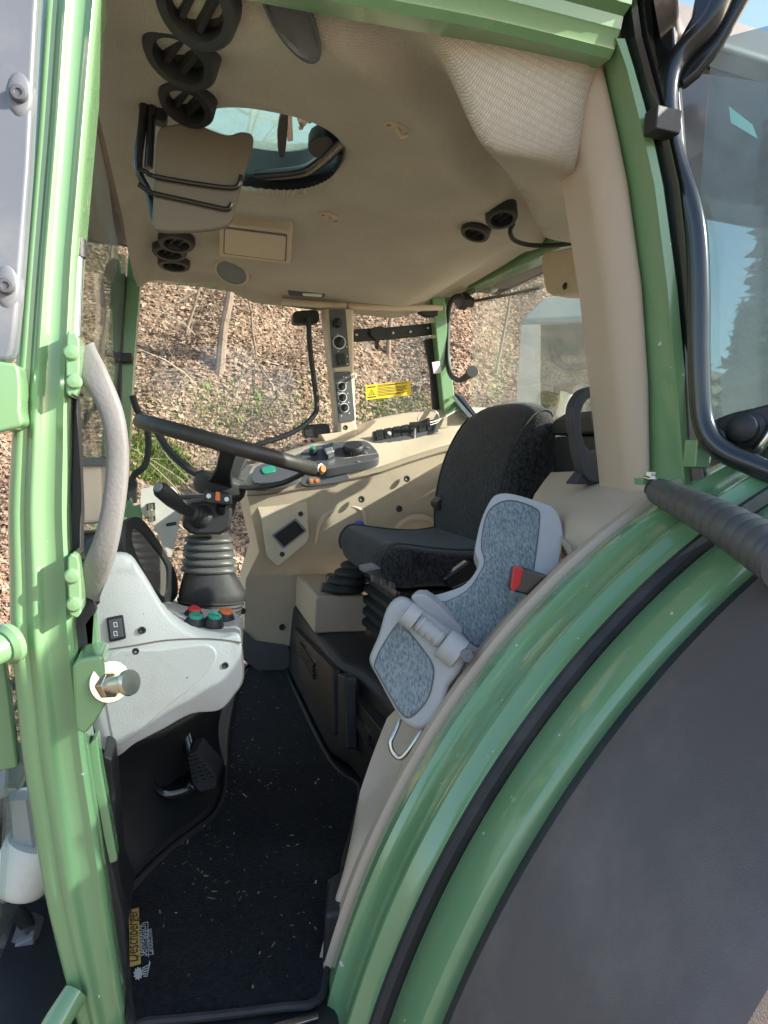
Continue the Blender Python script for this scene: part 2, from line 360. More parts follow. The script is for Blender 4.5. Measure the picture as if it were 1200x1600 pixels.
def litter():
    N = 600000
    # spread over the part of the bank that the windows look at, thinner with distance
    y = 3.6 + 12 * RNG.random(N) ** 1.6; x = -1.5 - .35 * y + RNG.random(N) * (2.0 + y * 1.32)
    z = bank(x, y)
    keep = x < 14
    patch = np.sin(x * 1.3 + 1.7 * np.sin(y * .9)) + np.sin(y * 2.1 + x * .6) + .6 * np.sin(5 * x + 2.2 * y)
    bare = (z > -.2) & (z < .75) & (patch > .2) & (RNG.random(N) < .75)
    keep &= ~bare
    x, y, z = x[keep], y[keep], z[keep]
    e = .05; gx = (bank(x + e, y) - z) / e; gy = (bank(x, y + e) - z) / e
    up = np.stack([-gx, -gy, np.ones_like(gx)], 1)
    c = np.stack([x, y, z + RNG.uniform(.005, .05, len(x))], 1)
    o = cards('leaf_litter', c, .0105 + .0014 * y, .38, 'leaf_litter', up=up)
    tag(o, 'dry brown fallen leaves covering the bank', 'leaf litter', kind='stuff')
litter()
def blades(name, spots, label):
    V = []; Fc = []
    for (cx, cy, rad, n, h) in spots:
        for _ in range(int(n * (.95 if h < .085 and cy < 7 else .45))):
            r = rad * math.sqrt(random.random()); a = random.random() * 6.283; x = cx + r * math.cos(a); y = cy + r * .8 * math.sin(a)
            z = float(bank(x, y)) - .01; hh = h * random.uniform(.5, 1.3); d = random.random() * 6.283; w = .006 + .004 * random.random()
            lx, ly = math.cos(d) * hh * .5, math.sin(d) * hh * .5; o = len(V)
            V += [(x - w * math.sin(d), y + w * math.cos(d), z), (x + w * math.sin(d), y - w * math.cos(d), z), (x + lx * .4 + w * math.sin(d), y + ly * .4 - w * math.cos(d), z + hh * .6), (x + lx, y + ly, z + hh)]
            Fc += [(o, o + 1, o + 2), (o, o + 2, o + 3)]
    me = bpy.data.meshes.new(name); me.from_pydata(V, [], Fc); me.materials.append(MAT['grass']); o = bpy.data.objects.new(name, me); COL.objects.link(o)
    return tag(o, label, 'grass', kind='stuff')
def brush():
    b = MB(); random.seed(21)
    for _ in range(2400):
        y = 4.6 + 8 * random.random() ** 1.4; x = -1.2 - .3 * y + random.random() * (1.6 + y * 1.2); z = float(bank(x, y)); L_ = random.uniform(.15, .75) * (1 + y * .05)
        a = random.random() * 6.283; e = random.uniform(.0, 1.1) ** 1.5; d = Vector((math.cos(a), math.sin(a) * .7 + .4 * (1 - e), e + .35)).normalized(); p = Vector((x, y, z)); pp = [p]
        for k in range(3): d = (d + Vector((random.gauss(0, .22), random.gauss(0, .22), random.gauss(-.08, .18)))).normalized(); pp.append(pp[-1] + d * L_ / 3)
        r_ = random.uniform(.002, .0055); b.tube(pp, [r_, r_ * .9, r_ * .7, r_ * .4], 3, cap=False)
    o = b.build('brushwood', 'straw', None, flat=True); tag(o, 'thin dry twigs and stalks strewn over the bank', 'twigs', kind='stuff')
def onbank(px, py):
    d = CM @ np.array([px - 600, 800 - py, -F])
    for t in np.linspace(2.5, 60, 2400):
        q = CP + d / d[1] * t
        if q[2] <= bank(q[0], q[1]): return q
    return q
sp = []
for px, py, rad, n, h in [(240, 725, .30, 2200, .08), (262, 735, .25, 1200, .07), (228, 700, .2, 600, .08), (365, 640, .45, 420, .12), (300, 645, .5, 300, .1), (580, 655, .55, 1300, .09), (620, 640, .45, 800, .09), (560, 630, .4, 500, .08), (505, 625, .4, 420, .08), (480, 650, .4, 300, .08), (650, 655, .4, 500, .08), (330, 700, .4, 160, .1), (420, 660, .6, 250, .1), (140, 690, .4, 200, .12)]:
    q = onbank(px, py); sp.append((q[0], q[1], rad, n, h))
blades('grass', sp, 'patches of short green grass at the foot of the bank')
brush()
def bare_tree(px, py, h, r, lean, label, nb=14, seed=1, brl=.9):
    random.seed(seed); q = Vector(onbank(px, py)); t = thing('bare_tree', label, 'tree', q, 'bare trees on the bank')
    path = []; d = Vector((lean[0], lean[1], 1)).normalized(); p = q - d * .1
    K = 14
    for i in range(K + 1):
        path.append(p.copy()); p = p + (d + Vector((random.gauss(0, .05), random.gauss(0, .05), 0))) * (h / K)
    MB().tube(sm(path, 2, False), [lerp(r, r * .25, i / (2 * K)) for i in range(2 * K + 1)], 8).build('trunk', 'bark', t)
    c = MB()
    for k in range(nb):
        i = random.randint(3, K - 1); a = random.random() * 6.283; L = brl * random.uniform(.5, 1.2); b = path[i]
        e = Vector((math.cos(a), math.sin(a), random.uniform(.2, 1.0))).normalized(); pp = [b]
        for s_ in range(5): pp.append(pp[-1] + (e + Vector((random.gauss(0, .2), random.gauss(0, .2), random.gauss(0, .12)))) * L / 5)
        rb = r * .3
        c.tube(pp, [lerp(rb, rb * .25, j / 5) for j in range(6)], 5)
        for s_ in range(3):
            o = pp[random.randint(2, 5)]; e2 = (e + Vector((random.gauss(0, .7), random.gauss(0, .7), random.gauss(0, .5)))).normalized()
            c.tube([o, o + e2 * L * .25, o + e2 * L * .45 + Vector((0, 0, random.gauss(0, .04)))], [rb * .4, rb * .3, rb * .15], 4)
    c.build('crown', 'twig', t)
bare_tree(342, 588, 3.4, .062, (.10, .05), 'pale slender tree trunk rising up the bank left of the tall control post', seed=3)
bare_tree(606, 560, 3.0, .04, (.03, .02), 'thin bare sapling seen through the window with the yellow sticker', seed=4)
bare_tree(290, 530, 3.6, .020, (.25, .1), 'twiggy thin sapling leaning right near the front corner post', seed=5, nb=18)
bare_tree(400, 560, 3.0, .016, (-.15, .1), 'very thin bare sapling just right of the slender trunk', seed=6, nb=16)
bare_tree(775, 590, 3.4, .026, (.12, .0), 'thin sapling behind the rear window beside the parked cream cab', seed=8, nb=18)
bare_tree(160, 560, 3.2, .03, (.05, .05), 'bare sapling seen through the windscreen at far left', seed=9)
bare_tree(450, 600, 2.2, .012, (.3, .0), 'low spindly shoot bending right behind the window handle bar', seed=10, nb=12)
random.seed(7)
def conifer(x, y, h, label):
    t = thing('conifer_tree', label, 'tree', (x, y, GZ), 'conifers behind the tractor')
    MB().tube([(x, y, GZ - .2), (x, y, GZ + h * .96)], [h * .016, .02], 8).build('trunk', 'bark', t)
    n = 5200; u = RNG.random(n) ** .75; z = GZ + h * (.06 + .94 * (1 - u) ** 1.0); rad = h * .20 * (1 - (z - GZ) / h) ** .8
    lay = .72 + .28 * np.sin(z * 7.5 + RNG.normal(0, .5, n)); a = RNG.random(n) * 6.283; rr = rad * np.sqrt(RNG.random(n)) * lay * (1 + .25 * np.sin(3 * a + z))
    c = np.stack([x + rr * np.cos(a), y + rr * np.sin(a), z - rr * .35], 1)
    up = np.stack([np.cos(a) * .5, np.sin(a) * .5, np.ones(n)], 1)
    o = cards('crown', c, h * .022, .5, 'needles', aspect=.35, up=up); me = o.data
    me.transform(Matrix.Translation((-x, -y, -GZ))); o.parent = t
for i, (x, y, h) in enumerate([(28.6, 29.4, 11), (31.5, 30.3, 19), (27.5, 30.5, 8), (34.5, 31.5, 24), (38, 33, 22)]):
    conifer(x, y, h, ['dark conifer seen through the open door glass, leftmost of the group', 'tall dark conifer in the middle of the group beyond the door glass', 'shorter conifer standing behind the others beyond the door glass', 'tallest dark conifer at the right beyond the door glass', 'rear right conifer beyond the open door glass'][i])

# ================================================================ cab frame
cab = thing('tractor_cab', 'green framed tractor cab with large glass panes, seen through its open left door', 'tractor cab', (.4, 1.7, -.02))
YN, YF = .92, 2.5
# floor pan and sill
MB().prism([(-.30, .90, -.012), (.42, .90, -.012), (1.05, 1.3, -.012), (1.05, 2.5, -.012), (-.25, 2.5, -.012)], (0, 0, -.08)).build('floor_pan', 'black_plastic', cab, bevel=.006)
sill = MB().prism(PS([(205, 1640), (225, 1598), (440, 1578), (522, 1545), (560, 1600), (520, 1660)], z=-.004), (0, 0, -.05)).build('door_sill', 'rubber', cab, bevel=.006)
MB().prism(PS([(420, 1601), (496, 1578), (498, 1590), (424, 1612)], z=.002), (0, 0, -.004)).build('sill_strip', 'steel', cab, bevel=.001)

# near front post: swept ridged section
rowsL = [(-60, 66), (0, 60), (200, 48), (450, 28), (560, 18), (800, 6), (1000, 10), (1200, 30), (1400, 62), (1500, 85), (1600, 112), (1720, 145)]
rowsR = [(-60, 158), (0, 152), (200, 134), (400, 117), (600, 107), (800, 104), (1000, 113), (1200, 136), (1400, 166), (1500, 181), (1600, 197), (1720, 218)]
sec = [(0, .10), (-.03, .05), (-.01, .024), (.05, .010), (.14, .004), (.22, .004), (.30, .006), (.34, .004), (.40, -.001), (.47, -.002), (.53, .001), (.57, .005), (.66, .006), (.80, .0065), (.86, .004), (.92, .002), (.97, .004), (1.0, .012), (1.0, .035), (.97, .10)]
rings = []
for py in [-60, 0, 100, 200, 300, 400, 500, 600, 700, 800, 900, 1000, 1100, 1200, 1300, 1400, 1500, 1600, 1720]:
    a, b = P(interp(rowsL, py), py, y=YN - .01), P(interp(rowsR, py), py, y=YN - .01)
    rings.append([a.lerp(b, u) + Y * w for u, w in sec])
# smooth along the height
sr = []
cols_ = [sm([r[k] for r in rings], 3, False) for k in range(len(sec))]
for i in range(len(cols_[0])): sr.append([c[i] for c in cols_])
apost = MB().loft(sr).build('front_post', 'green', cab, angle=50, label='bright green near front post with rolled ridges')
# plates, brackets on the front post
tp = MB().prism(PS([(-90, -40), (62, -40), (58, 20), (46, 260), (30, 470), (22, 545), (14, 562), (-90, 580)], y=YN - .045), (0, .03, 0)).build('corner_trim', 'trim_plate', cab, bevel=.006, label='smoky grey corner trim plate with screws')
for px, py in [(29, 146), (9, 447)]:
    MB().lathe([(.0001, .0), (.012, .0), (.016, -.002), (.019, -.006), (.021, -.010)], P(px, py, y=YN - .047), (0, -1, 0), 20, sc=(.8, 1.5), u=X).build('boss', 'trim_plate', tp)
    screw(tp, P(px, py, y=YN - .05), (0, -1, 0), 1.25, SCREW_D)
br = MB(); br.prism(sm(PS([(-60, 568), (10, 566), (30, 578), (32, 640), (28, 668), (-60, 672)], y=YN - .05), 3), (0, .05, 0)); br.build('mirror_bracket', 'green', cab, bevel=.006)
MB().prism(PS([(-80, 1035), (5, 1020), (16, 1100), (28, 1200), (-80, 1222)], y=YN + .06), (0, .02, 0)).build('bonnet_panel', 'green', cab, bevel=.004)
MB().tube([P(-90, 1052, y=YN - .06), P(-20, 1022, y=YN - .045), P(20, 1003, y=YN - .02)], .0185, 16).build('hand_rail', 'green', cab)
MB().lathe([(.020, 0), (.025, .004), (.026, .012), (.021, .018)], P(24, 1001, y=YN - .018), (P(-20, 1022, y=YN - .045) - P(20, 1003, y=YN - .02)), 20).build('rail_collar', 'green', cab)
MB().tube([P(40, 1680, y=YN - .05), P(92, 1592, y=YN - .035), P(118, 1552, y=YN - .012)], .017, 16).build('step_rail', 'green', cab)
# jamb behind the front post, striker bracket
for a, m_, nm in [([(114, 615), (121, 620), (128, 800), (126, 880), (150, 960), (146, 1030), (120, 1030), (108, 870)], 'black_plastic', 'door_seal'),
                  ([(140, 960), (150, 955), (157, 1030), (136, 1032), (130, 975)], 'green', 'jamb_strip'),
                  ([(138, 1165), (152, 1150), (158, 1200), (184, 1346), (170, 1352), (150, 1270)], 'green', 'jamb_strip'),
                  ([(128, 1160), (140, 1160), (175, 1352), (195, 1440), (205, 1600), (188, 1600), (160, 1330)], 'rubber', 'door_seal')]:
    MB().prism(PS(a, y=YN + .03), (0, .03, 0)).build(nm, m_, cab, bevel=.003)
sb = MB().prism(PS([(112, 1042), (122, 1030), (160, 1024), (163, 1040), (167, 1098), (150, 1128), (131, 1150), (118, 1140)], y=YN - .035), (0, .07, 0)).build('striker_bracket', 'green', cab, bevel=.005)
c0 = P(163, 1072, y=YN - .028)
ax = (P(205, 1066, y=YN - .055) - c0).normalized()
MB().lathe([(.0001, .004), (.026, .004), (.026, 0), (.0001, 0)], c0 + Vector((.006, 0, .005)), Vector((.35, -.75, .25)), 28).build('striker_washer', 'zinc', sb, bevel=.001)
MB().lathe([(.0001, 0), (.017, 0), (.017, .012), (.0001, .012)], c0, ax, 6).build('striker_nut', 'zinc', sb, bevel=.0015)
MB().lathe([(.011, .01), (.011, .036), (.0155, .0365), (.0165, .040), (.0155, .045), (.0001, .046)], c0, ax, 24).build('striker_pin', 'steel', sb)
# grey grab handle on the front post
hp = [P(122, 552, y=YN + .03), P(150, 592, y=YN + .0), P(176, 650, y=YN - .01), P(184, 720, y=YN - .01), P(176, 800, y=YN - .01), P(158, 870, y=YN), P(128, 925, y=YN + .03)]
hs = sm(hp, 8, False); h = MB(); rr = []
for i, p in enumerate(hs):
    t = (hs[min(i + 1, len(hs) - 1)] - hs[max(i - 1, 0)]).normalized(); w = t.cross(Y).normalized(); k = abs(i / (len(hs) - 1) - .5) * 2
    a, b = .0135 + .011 * k ** 3, .016
    rr.append([p + w * a * math.copysign(abs(math.cos(q)) ** .5, math.cos(q)) + Y * b * math.copysign(abs(math.sin(q)) ** .5, math.sin(q)) for q in [2 * math.pi * j / 16 for j in range(16)]])
h.loft(rr)
gh = h.build('grab_handle', 'handle_grey', cab, label='worn grey plastic grab handle bowed out from the green post')
for a in ([(104, 522), (112, 520), (124, 530), (122, 612), (112, 616), (103, 612)], [(105, 872), (118, 868), (124, 880), (127, 958), (112, 964), (107, 950)]):
    b = MB().prism(sm(PS(a, y=YN - .03), 2), (0, .06, 0)).build('handle_bracket', 'green', cab, bevel=.005)
    for k in (.28, .78):
        q = P(lerp(a[0][0], a[-2][0], k) + 5, lerp(a[0][1] + 4, a[-2][1], k), y=YN - .031)
        MB().lathe([(.0001, .004), (.007, .003), (.0095, 0), (.0095, -.004)], q, (0, -1, 0), 14).build('rivet', 'green', b)
MB().tube([P(121, 380, y=YN + .03), P(116, 525, y=YN + .03)], .008, 14).build('gas_strut', 'steel', cab)
MB().tube([P(122, 374, y=YN + .03), P(122, 402, y=YN + .03)], .010, 14).build('strut_end', 'black_plastic', cab)
MB().tube([P(110, 618, y=YN + .04), P(107, 700, y=YN + .04), P(107, 880, y=YN + .04)], .006, 10).build('seal_tube', 'rubber', cab)

# near door header and rear door post
hd = [P(-40, -125, y=YN + .01), P(300, -52, y=YN), P(560, 0, y=YN), P(760, 38, y=YN), P(960, 86, y=YN + .005)]
hdr = []
for p in sm(hd, 5, False):
    hdr.append([p + Vector(q) for q in [(0, .05, .004), (0, .012, 0), (0, .0, .008), (0, -.004, .022), (0, -.012, .030), (0, -.016, .046), (0, -.034, .052), (0, -.036, .068), (0, .05, .075)]])
MB().loft(hdr).build('door_header', 'green', cab, angle=30)
bp = {  # boundaries of the rear door post by photo row: beige left, beige right, jamb right, strip right, groove, seal right
    60: (862, 925, 962, 976, 992, 1012), 105: (874, 938, 978, 990, 1004, 1024), 200: (894, 960, 1002, 1017, 1032, 1046), 290: (912, 978, 1022, 1036, 1052, 1066),
    450: (936, 1000, 1042, 1058, 1070, 1084), 600: (952, 1010, 1056, 1072, 1082, 1094), 740: (966, 1012, 1068, 1080, 1090, 1100), 782: (970, 1012, 1070, 1082, 1092, 1102)}
def post_cols(idx): return [(py, v[idx]) for py, v in bp.items()]
pys = [70, 105, 160, 220, 290, 370, 450, 520, 600, 670, 740, 776]
bg_ = []
for py in pys:
    l, r = interp(post_cols(0), py), interp(post_cols(1), py); a = P(l, py, y=1.03); b = P(r, py, y=.985)
    ring = []
    for k in range(14):
        t = math.pi * k / 13; ring.append(a.lerp(b, .5 - .5 * math.cos(t)) + Vector((-.25, -1, 0)).normalized() * .026 * max(0, math.sin(t)) ** .7)
    ring += [b + Y * .06, a + Y * .06]; bg_.append(ring)
MB().loft(bg_).build('post_trim', 'beige_pink', cab, angle=50, bevel=0, label='worn beige plastic trim on the near door post')
gj = []
for py in [60] + pys[:-1] + [782, 840]:
    ppy = min(py, 782); v = [interp(post_cols(k), max(60, ppy)) for k in range(6)]
    q = [P(v[1] - 6, py, y=.995), P(v[1] + 2, py, y=.985), P(v[2] - 3, py, y=.925), P(v[2] + 1, py, y=.918), P(v[3], py, y=.914), P(v[3] + 2, py, y=.925), P(v[4], py, y=.924)]
    q += [q[-1] + Vector((.02, .06, 0)), q[0] + Vector((.03, .05, 0))]; gj.append(q)
MB().loft(gj).build('door_post', 'green', cab, angle=25, label='green rear door post with sunlit edge')
sj = []
for py in [-40, 60] + pys[:-1] + [782, 838]:
    v = [interp(post_cols(k), min(max(60, py), 782)) for k in range(6)]; off = -14 if py < 0 else 0
    a, b = P(v[4] + 1 + off, py, y=.905), P(v[5] + off, py, y=.90)
    sj.append([a + Y * .03, a, a.lerp(b, .3) - Y * .006, a.lerp(b, .45) + Y * .003, a.lerp(b, .6) + Y * .003, a.lerp(b, .75) - Y * .008, b, b + Y * .03])
MB().loft(sj).build('door_seal', 'black_gloss', cab, angle=30)
for (px, py), (w, hh) in {(1016, 190): (.045, .035), (1072, 708): (.03, .045)}.items():
    q = P(px, py, y=.895); MB().box(q + Vector((.02, -.002, 0)), (w, .03, hh)).build('hinge_plate', 'black_plastic' if py < 400 else 'green', cab, bevel=.003)

# far side: front corner post, window header, control post, rear post, rear header
def beam(name, m, pts, w, d, par=cab, bev=.004, up=None, label=None):
    """square section along a path: w across the view (x), d in depth (y)"""
    pts = [Vector(p) for p in pts]; rg = []
    for i, p in enumerate(pts):
        t = (pts[min(i + 1, len(pts) - 1)] - pts[max(i - 1, 0)]).normalized(); u = Vector(up) if up else Y; s_ = t.cross(u).normalized(); u2 = s_.cross(t)
        rg.append([p + s_ * a * w / 2 + u2 * b * d / 2 for a, b in ((-1, -1), (1, -1), (1, 1), (-1, 1))])
    return MB().loft(rg).build(name, m, par, bevel=bev, label=label)
beam('corner_post', 'green', [P(212, 405, y=YF), P(201, 560, y=YF), P(192, 700, y=YF), P(188, 830, y=YF)], .045, .07, label='dark green far front corner post')
beam('post_rubber', 'black_plastic', [P(192, 430, y=YF - .03), P(186, 560, y=YF - .03), P(180, 780, y=YF - .03)], .022, .06)
beam('window_header', 'green', [P(205, 424, y=YF), P(320, 436, y=YF), P(445, 455, y=YF), P(700, 470, y=YF - .02)], .05, .05)
# control post on the far side
cpl = [(483, (500, 552)), (580, (511, 553)), (660, (520, 556)), (688, (521, 560))]
rg = []
for py, (l, r) in cpl:
    a, b = P(l, py, y=YF - .02), P(r, py, y=YF - .10)
    c_ = P(l + 9, py, y=YF - .10)
    rg.append([a, c_ + Vector((-.004, 0, 0)), c_ + Vector((.006, -.008, 0)), b + Vector((-.006, -.006, 0)), b, b + Vector((.02, .08, 0))])
cpost = MB().loft(rg).build('control_post', 'beige', cab, bevel=.004, label='tall beige control post with two black switch panels')
def on_post(px, py, d=.112): return P(px, py, y=YF - d)
for quad in ([(514, 483), (540, 483), (547, 572), (520, 575)], [(522, 581), (548, 580), (555, 657), (530, 661)]):
    plate('switch_panel', 'dark_grey', cpost, rrect([on_post(*q) for q in quad], .12), (0, .012, 0), bevel=.0015)
for px, py, r in [(527, 505, .017), (530, 535, .020), (534, 604, .014), (535, 621, .014), (538, 637, .014)]:
    q = on_post(px, py, .113)
    if r != .017:
        MB().lathe([(r * 1.12, -.0005), (r * 1.22, -.001), (r * 1.22, .002)], q, (0, -1, 0), 24).build('dial_ring', 'print_white', cpost)
    kb = MB().lathe([(r, -.001), (r, .006), (r * .8, .016), (r * .7, .018), (.0001, .018)], q, (0, -1, 0), 24); kb.box(q + Vector((0, -.019, 0)), (r * .45, .014, r * 1.5), Matrix.Rotation(.5, 3, 'Y')); kb.build('knob', 'black_plastic', cpost, bevel=.001)
plate('rocker_switch', 'black_plastic', cpost, rrect([on_post(*q, .113) for q in [(526, 553), (538, 552), (540, 570), (528, 571)]], .1), (0, -.008, 0), bevel=.002)
lgd = MB()
for px, py in [(527, 522), (521, 541), (541, 541), (528, 548), (541, 597), (528, 612), (543, 614), (544, 628), (529, 629), (545, 645), (533, 649), (540, 589), (542, 556), (542, 568), (536, 588)]:
    w_ = random.uniform(1.2, 2.6); lgd.add(PS([(px, py), (px + w_, py - .3), (px + w_, py + 1.5), (px, py + 1.8)], y=YF - .1145), [(0, 1, 2, 3)])
lgd.build('legend', 'print_white', cpost, flat=True)
screw(cpost, on_post(540, 668, .108), (0, -1, 0), .9, SCREW_HOLE)
plate('post_foot', 'beige', cpost, PS([(500, 679), (556, 672), (562, 690), (515, 700)], y=YF - .125), (0, .1, 0), bevel=.004)
# far rear post and quarter window frame
beam('rear_post', 'green', [P(681, 468, y=2.44), P(690, 560, y=2.44), P(700, 655, y=2.44)], .05, .06, label='bright green far rear post')
plate('post_sticker', 'print_white', cab, PS([(675, 566), (687, 564), (690, 582), (678, 584)], y=2.405), (0, .002, 0))
beam('quarter_bar', 'black_plastic', [P(548, 525, y=2.46), P(610, 521, y=2.46), P(676, 514, y=2.46)], .045, .02, up=Y)
for px, py in [(557, 523), (588, 521), (614, 520), (641, 518), (669, 512)]: screw(cab, P(px, py, y=2.448), (0, -1, 0), .75, SCREW_S)
plate('bar_clip', 'black_plastic', cab, sm(PS([(580, 513), (598, 511), (600, 524), (592, 530), (591, 545), (586, 545), (586, 530), (579, 525)], y=2.446), 2), (0, -.006, 0), bevel=.001)
beam('quarter_frame', 'black_plastic', [P(668, 530, y=2.46), P(678, 580, y=2.46), P(683, 650, y=2.46)], .035, .02)
MB().tube(sm(PS([(655, 485), (665, 490), (682, 490)], y=2.42), 4, False), .014, 10).build('hose_end', 'black_plastic', cab)
XR = 1.07
beam('rear_header', 'green', [P(700, 462, x=XR), P(760, 432, x=XR), P(830, 400, x=XR), P(935, 350, x=XR - .01), P(1010, 300, x=XR - .03)], .06, .05, up=X)
beam('rear_sill', 'black_plastic', [Vector((XR, 2.44, .86)), Vector((XR, .98, .80))], .06, .05, up=X)
beam('near_rear_post', 'green', [Vector((1.10, .93, .70)), Vector((1.02, .95, 1.42))], .05, .06, label='green near rear corner post')
# glass panes
def pane(name, m, pts, off=.0): return MB().add(pts, [tuple(range(len(pts)))]).build(name, m, cab, solid=.004, flat=True)
pane('window_pane', 'glass_clear', [P(200, 425, y=YF + .005), P(510, 465, y=YF + .005), P(530, 800, y=YF + .005), P(400, 1010, y=YF + .005), P(180, 1010, y=YF + .005)])
pane('quarter_pane', 'glass_clear', PS([(545, 470), (690, 470), (700, 700), (555, 720)], y=2.47))
st = MB().prism(PS([(571, 602), (641, 595), (643, 617), (572, 625)], y=2.4665), (0, -.0006, 0)).build('warning_sticker', 'yellow', cab, label='yellow warning sticker on the far quarter window')
tx = MB()
for k, (l, w) in enumerate([(590, 46), (590, 30), (590, 46), (590, 44), (590, 46), (590, 40), (590, 47), (590, 36)]):
    y0 = 601.5 + k * 2.35; w2 = w
    tx.add([P(l, y0 + .3, y=2.4655), P(l + w2, y0 - 4.2, y=2.4655), P(l + w2, y0 - 3.2, y=2.4655), P(l, y0 + 1.3, y=2.4655)], [(0, 1, 2, 3)])
tx.add(PS([(574, 604.5), (587, 603.2), (587, 605), (574, 606.5)], y=2.4655), [(0, 1, 2, 3)]); tx.add(PS([(574, 620), (588, 618.8), (588, 620.6), (574, 622)], y=2.4655), [(0, 1, 2, 3)])
tri = PS([(580.5, 608), (586, 617), (575.5, 618)], y=2.4655); c_ = sum(tri, Vector()) / 3
for a in range(3):
    b = (a + 1) % 3; tx.add([tri[a], tri[b], lerp(tri[b], c_, .3), lerp(tri[a], c_, .3)], [(0, 1, 2, 3)])
tx.box(c_ + Vector((0, 0, 0)), (.002, .0004, .008)); tx.build('print', 'print_black', st, flat=True)
pane('rear_pane', 'glass_dusty', [Vector((XR + .01, 2.44, 1.43)), Vector((XR + .01, .97, 1.43)), Vector((XR + .03, .97, .80)), Vector((XR + .03, 2.44, .86))])
pane('windscreen', 'glass_wind', [Vector((-.175, 2.48, 1.42)), Vector((-.165, .99, 1.42)), Vector((-.225, .99, .05)), Vector((-.235, 2.48, .05))])

# roof shell
MB().loft([[Vector(p) for p in r] for r in [
    [(-.34, .82, 1.475), (.58, .82, 1.475), (.76, 1.0, 1.475), (1.26, 1.02, 1.475), (1.26, 2.60, 1.475), (-.34, 2.60, 1.475)],
    [(-.38, .79, 1.50), (.60, .79, 1.50), (.78, .98, 1.50), (1.30, 1.0, 1.50), (1.30, 2.63, 1.50), (-.38, 2.63, 1.50)],
    [(-.36, .82, 1.56), (.58, .82, 1.56), (.76, 1.0, 1.56), (1.27, 1.02, 1.56), (1.27, 2.60, 1.56), (-.36, 2.60, 1.56)]]], cap=False).build('roof_rim', 'fender_grey', cab, bevel=.01)
def annulus(inner, outer, z, name, m, z2=None):
    outer = [(x, max(y, .825 + .19 * sstep(.56, .76, x))) for x, y in outer]
    n = len(inner); b = MB(); b.loft([[Vector((p[0], p[1], z)) for p in outer], [Vector((p[0], p[1], z)) for p in inner]], cap=False); return b.build(name, m, cab)
HX, HY, HRX, HRY = .16, 1.555, .175, .205        # roof hatch centre and half sizes
NH = 64
def sup(t, a, b, e): return (HX + a * math.copysign(abs(math.cos(t)) ** (2 / e), math.cos(t)), HY + b * math.copysign(abs(math.sin(t)) ** (2 / e), math.sin(t)))
hole = [sup(2 * math.pi * k / NH, HRX, HRY, 2.5) for k in range(NH)]
def ray_rect(t, x0, x1, y0, y1):
    c, s_ = math.cos(t), math.sin(t); k = 1e9
    if c > 1e-6: k = min(k, (x1 - HX) / c)
    if c < -1e-6: k = min(k, (x0 - HX) / c)
    if s_ > 1e-6: k = min(k, (y1 - HY) / s_)
    if s_ < -1e-6: k = min(k, (y0 - HY) / s_)
    return (HX + c * k, HY + s_ * k)
ang = [math.atan2(p[1] - HY, p[0] - HX) for p in hole]
big = [(HX + (p[0] - HX) * 1.12, HY + (p[1] - HY) * 1.08) for p in hole]
annulus(big, [ray_rect(a, -.35, 1.26, .81, 2.59) for a in ang], 1.555, 'roof_skin', 'grey_green_roof')
annulus(big, [ray_rect(a, -.33, 1.25, .83, 2.58) for a in ang], 1.477, 'roof_underside', 'fender_grey')
MB().add([Vector((p[0], p[1], 1.535)) for p in big], [tuple(range(NH))]).build('hatch_pane', 'glass_green', cab, solid=.005, flat=True)
MB().loft([[Vector((HX + (p[0] - HX) * s_, HY + (p[1] - HY) * s_, z)) for p in hole] for s_, z in ((1.0, 1.43), (.97, 1.46), (.97, 1.50), (1.02, 1.53), (1.14, 1.53), (1.14, 1.47), (1.02, 1.43))], cap=False).build('hatch_frame', 'black_gloss', cab)

# ================================================================ roof lining
roof = thing('roof_lining', 'beige padded fabric roof lining with hatch opening, vents and hooks', 'roof lining', (.4, 1.7, 1.40))
def near_edge(x): return .955 + .085 * sstep(.60, .70, x) + .18 * sstep(.86, .93, x)
def LZ(x, y):
    z = 1.408; zz = z
    z -= .075 * sstep(1.72, 2.12, y) * sstep(.12, .26, x) * (1 - .8 * sstep(.74, .95, x))                 # lower overhead tray on the far side
    z -= .035 * sstep(1.9, 2.2, y) * (1 - sstep(.12, .26, x))
    d = (x - y + .69 + .03 * math.sin(3 * (x + y))) * .707                  # padded bulge over the near rear corner
    z -= .130 * sstep(0, .075, d) * (1 - sstep(.86, .96, x)) * (1 - sstep(1.36, 1.50, y))
    z -= .018 * math.exp(-((d + .10) / .035) ** 2) * sstep(.95, 1.1, y)     # welt beside the bulge
    z += .022 * math.exp(-((d + .03) / .025) ** 2)
    z -= .05 * math.exp(-((x - .50) / .075) ** 2 - ((y - 1.55) / .12) ** 2) * 1.1
    z += .030 * math.exp(-((x - .40) / .07) ** 2 - ((y - 1.50) / .10) ** 2)
    z -= .030 * math.exp(-((x - .10) / .22) ** 2 - ((y - 1.05) / .10) ** 2)
    h = math.hypot((x - HX) / HRX, (y - HY) / HRY); z += .018 * math.exp(-((h - 1.0) / .16) ** 2)
    e_ = near_edge(x); z = lerp(zz + .004, z, sstep(e_, e_ + .07, y))
    z -= .03 * (1 - sstep(-.15, -.08, x)) + .03 * sstep(2.40, 2.46, y)
    z += .045 * sstep(.86, 1.0, x)
    w1 = x * .8 + y * .6; z += .007 * math.sin(17 * w1 + 2 * math.sin(5 * x)) * math.exp(-((x - .45) / .22) ** 2 - ((y - 1.25) / .25) ** 2)
    z += .0025 * math.sin(9 * x + 4 * y) * math.sin(7 * y - 3 * x)
    return z
outer = [ray_rect(a, -.15, 1.03, .955, 2.46) for a in ang]
rows = []
NH2 = 192
hole2 = [sup(2 * math.pi * k / NH2, HRX, HRY, 2.5) for k in range(NH2)]
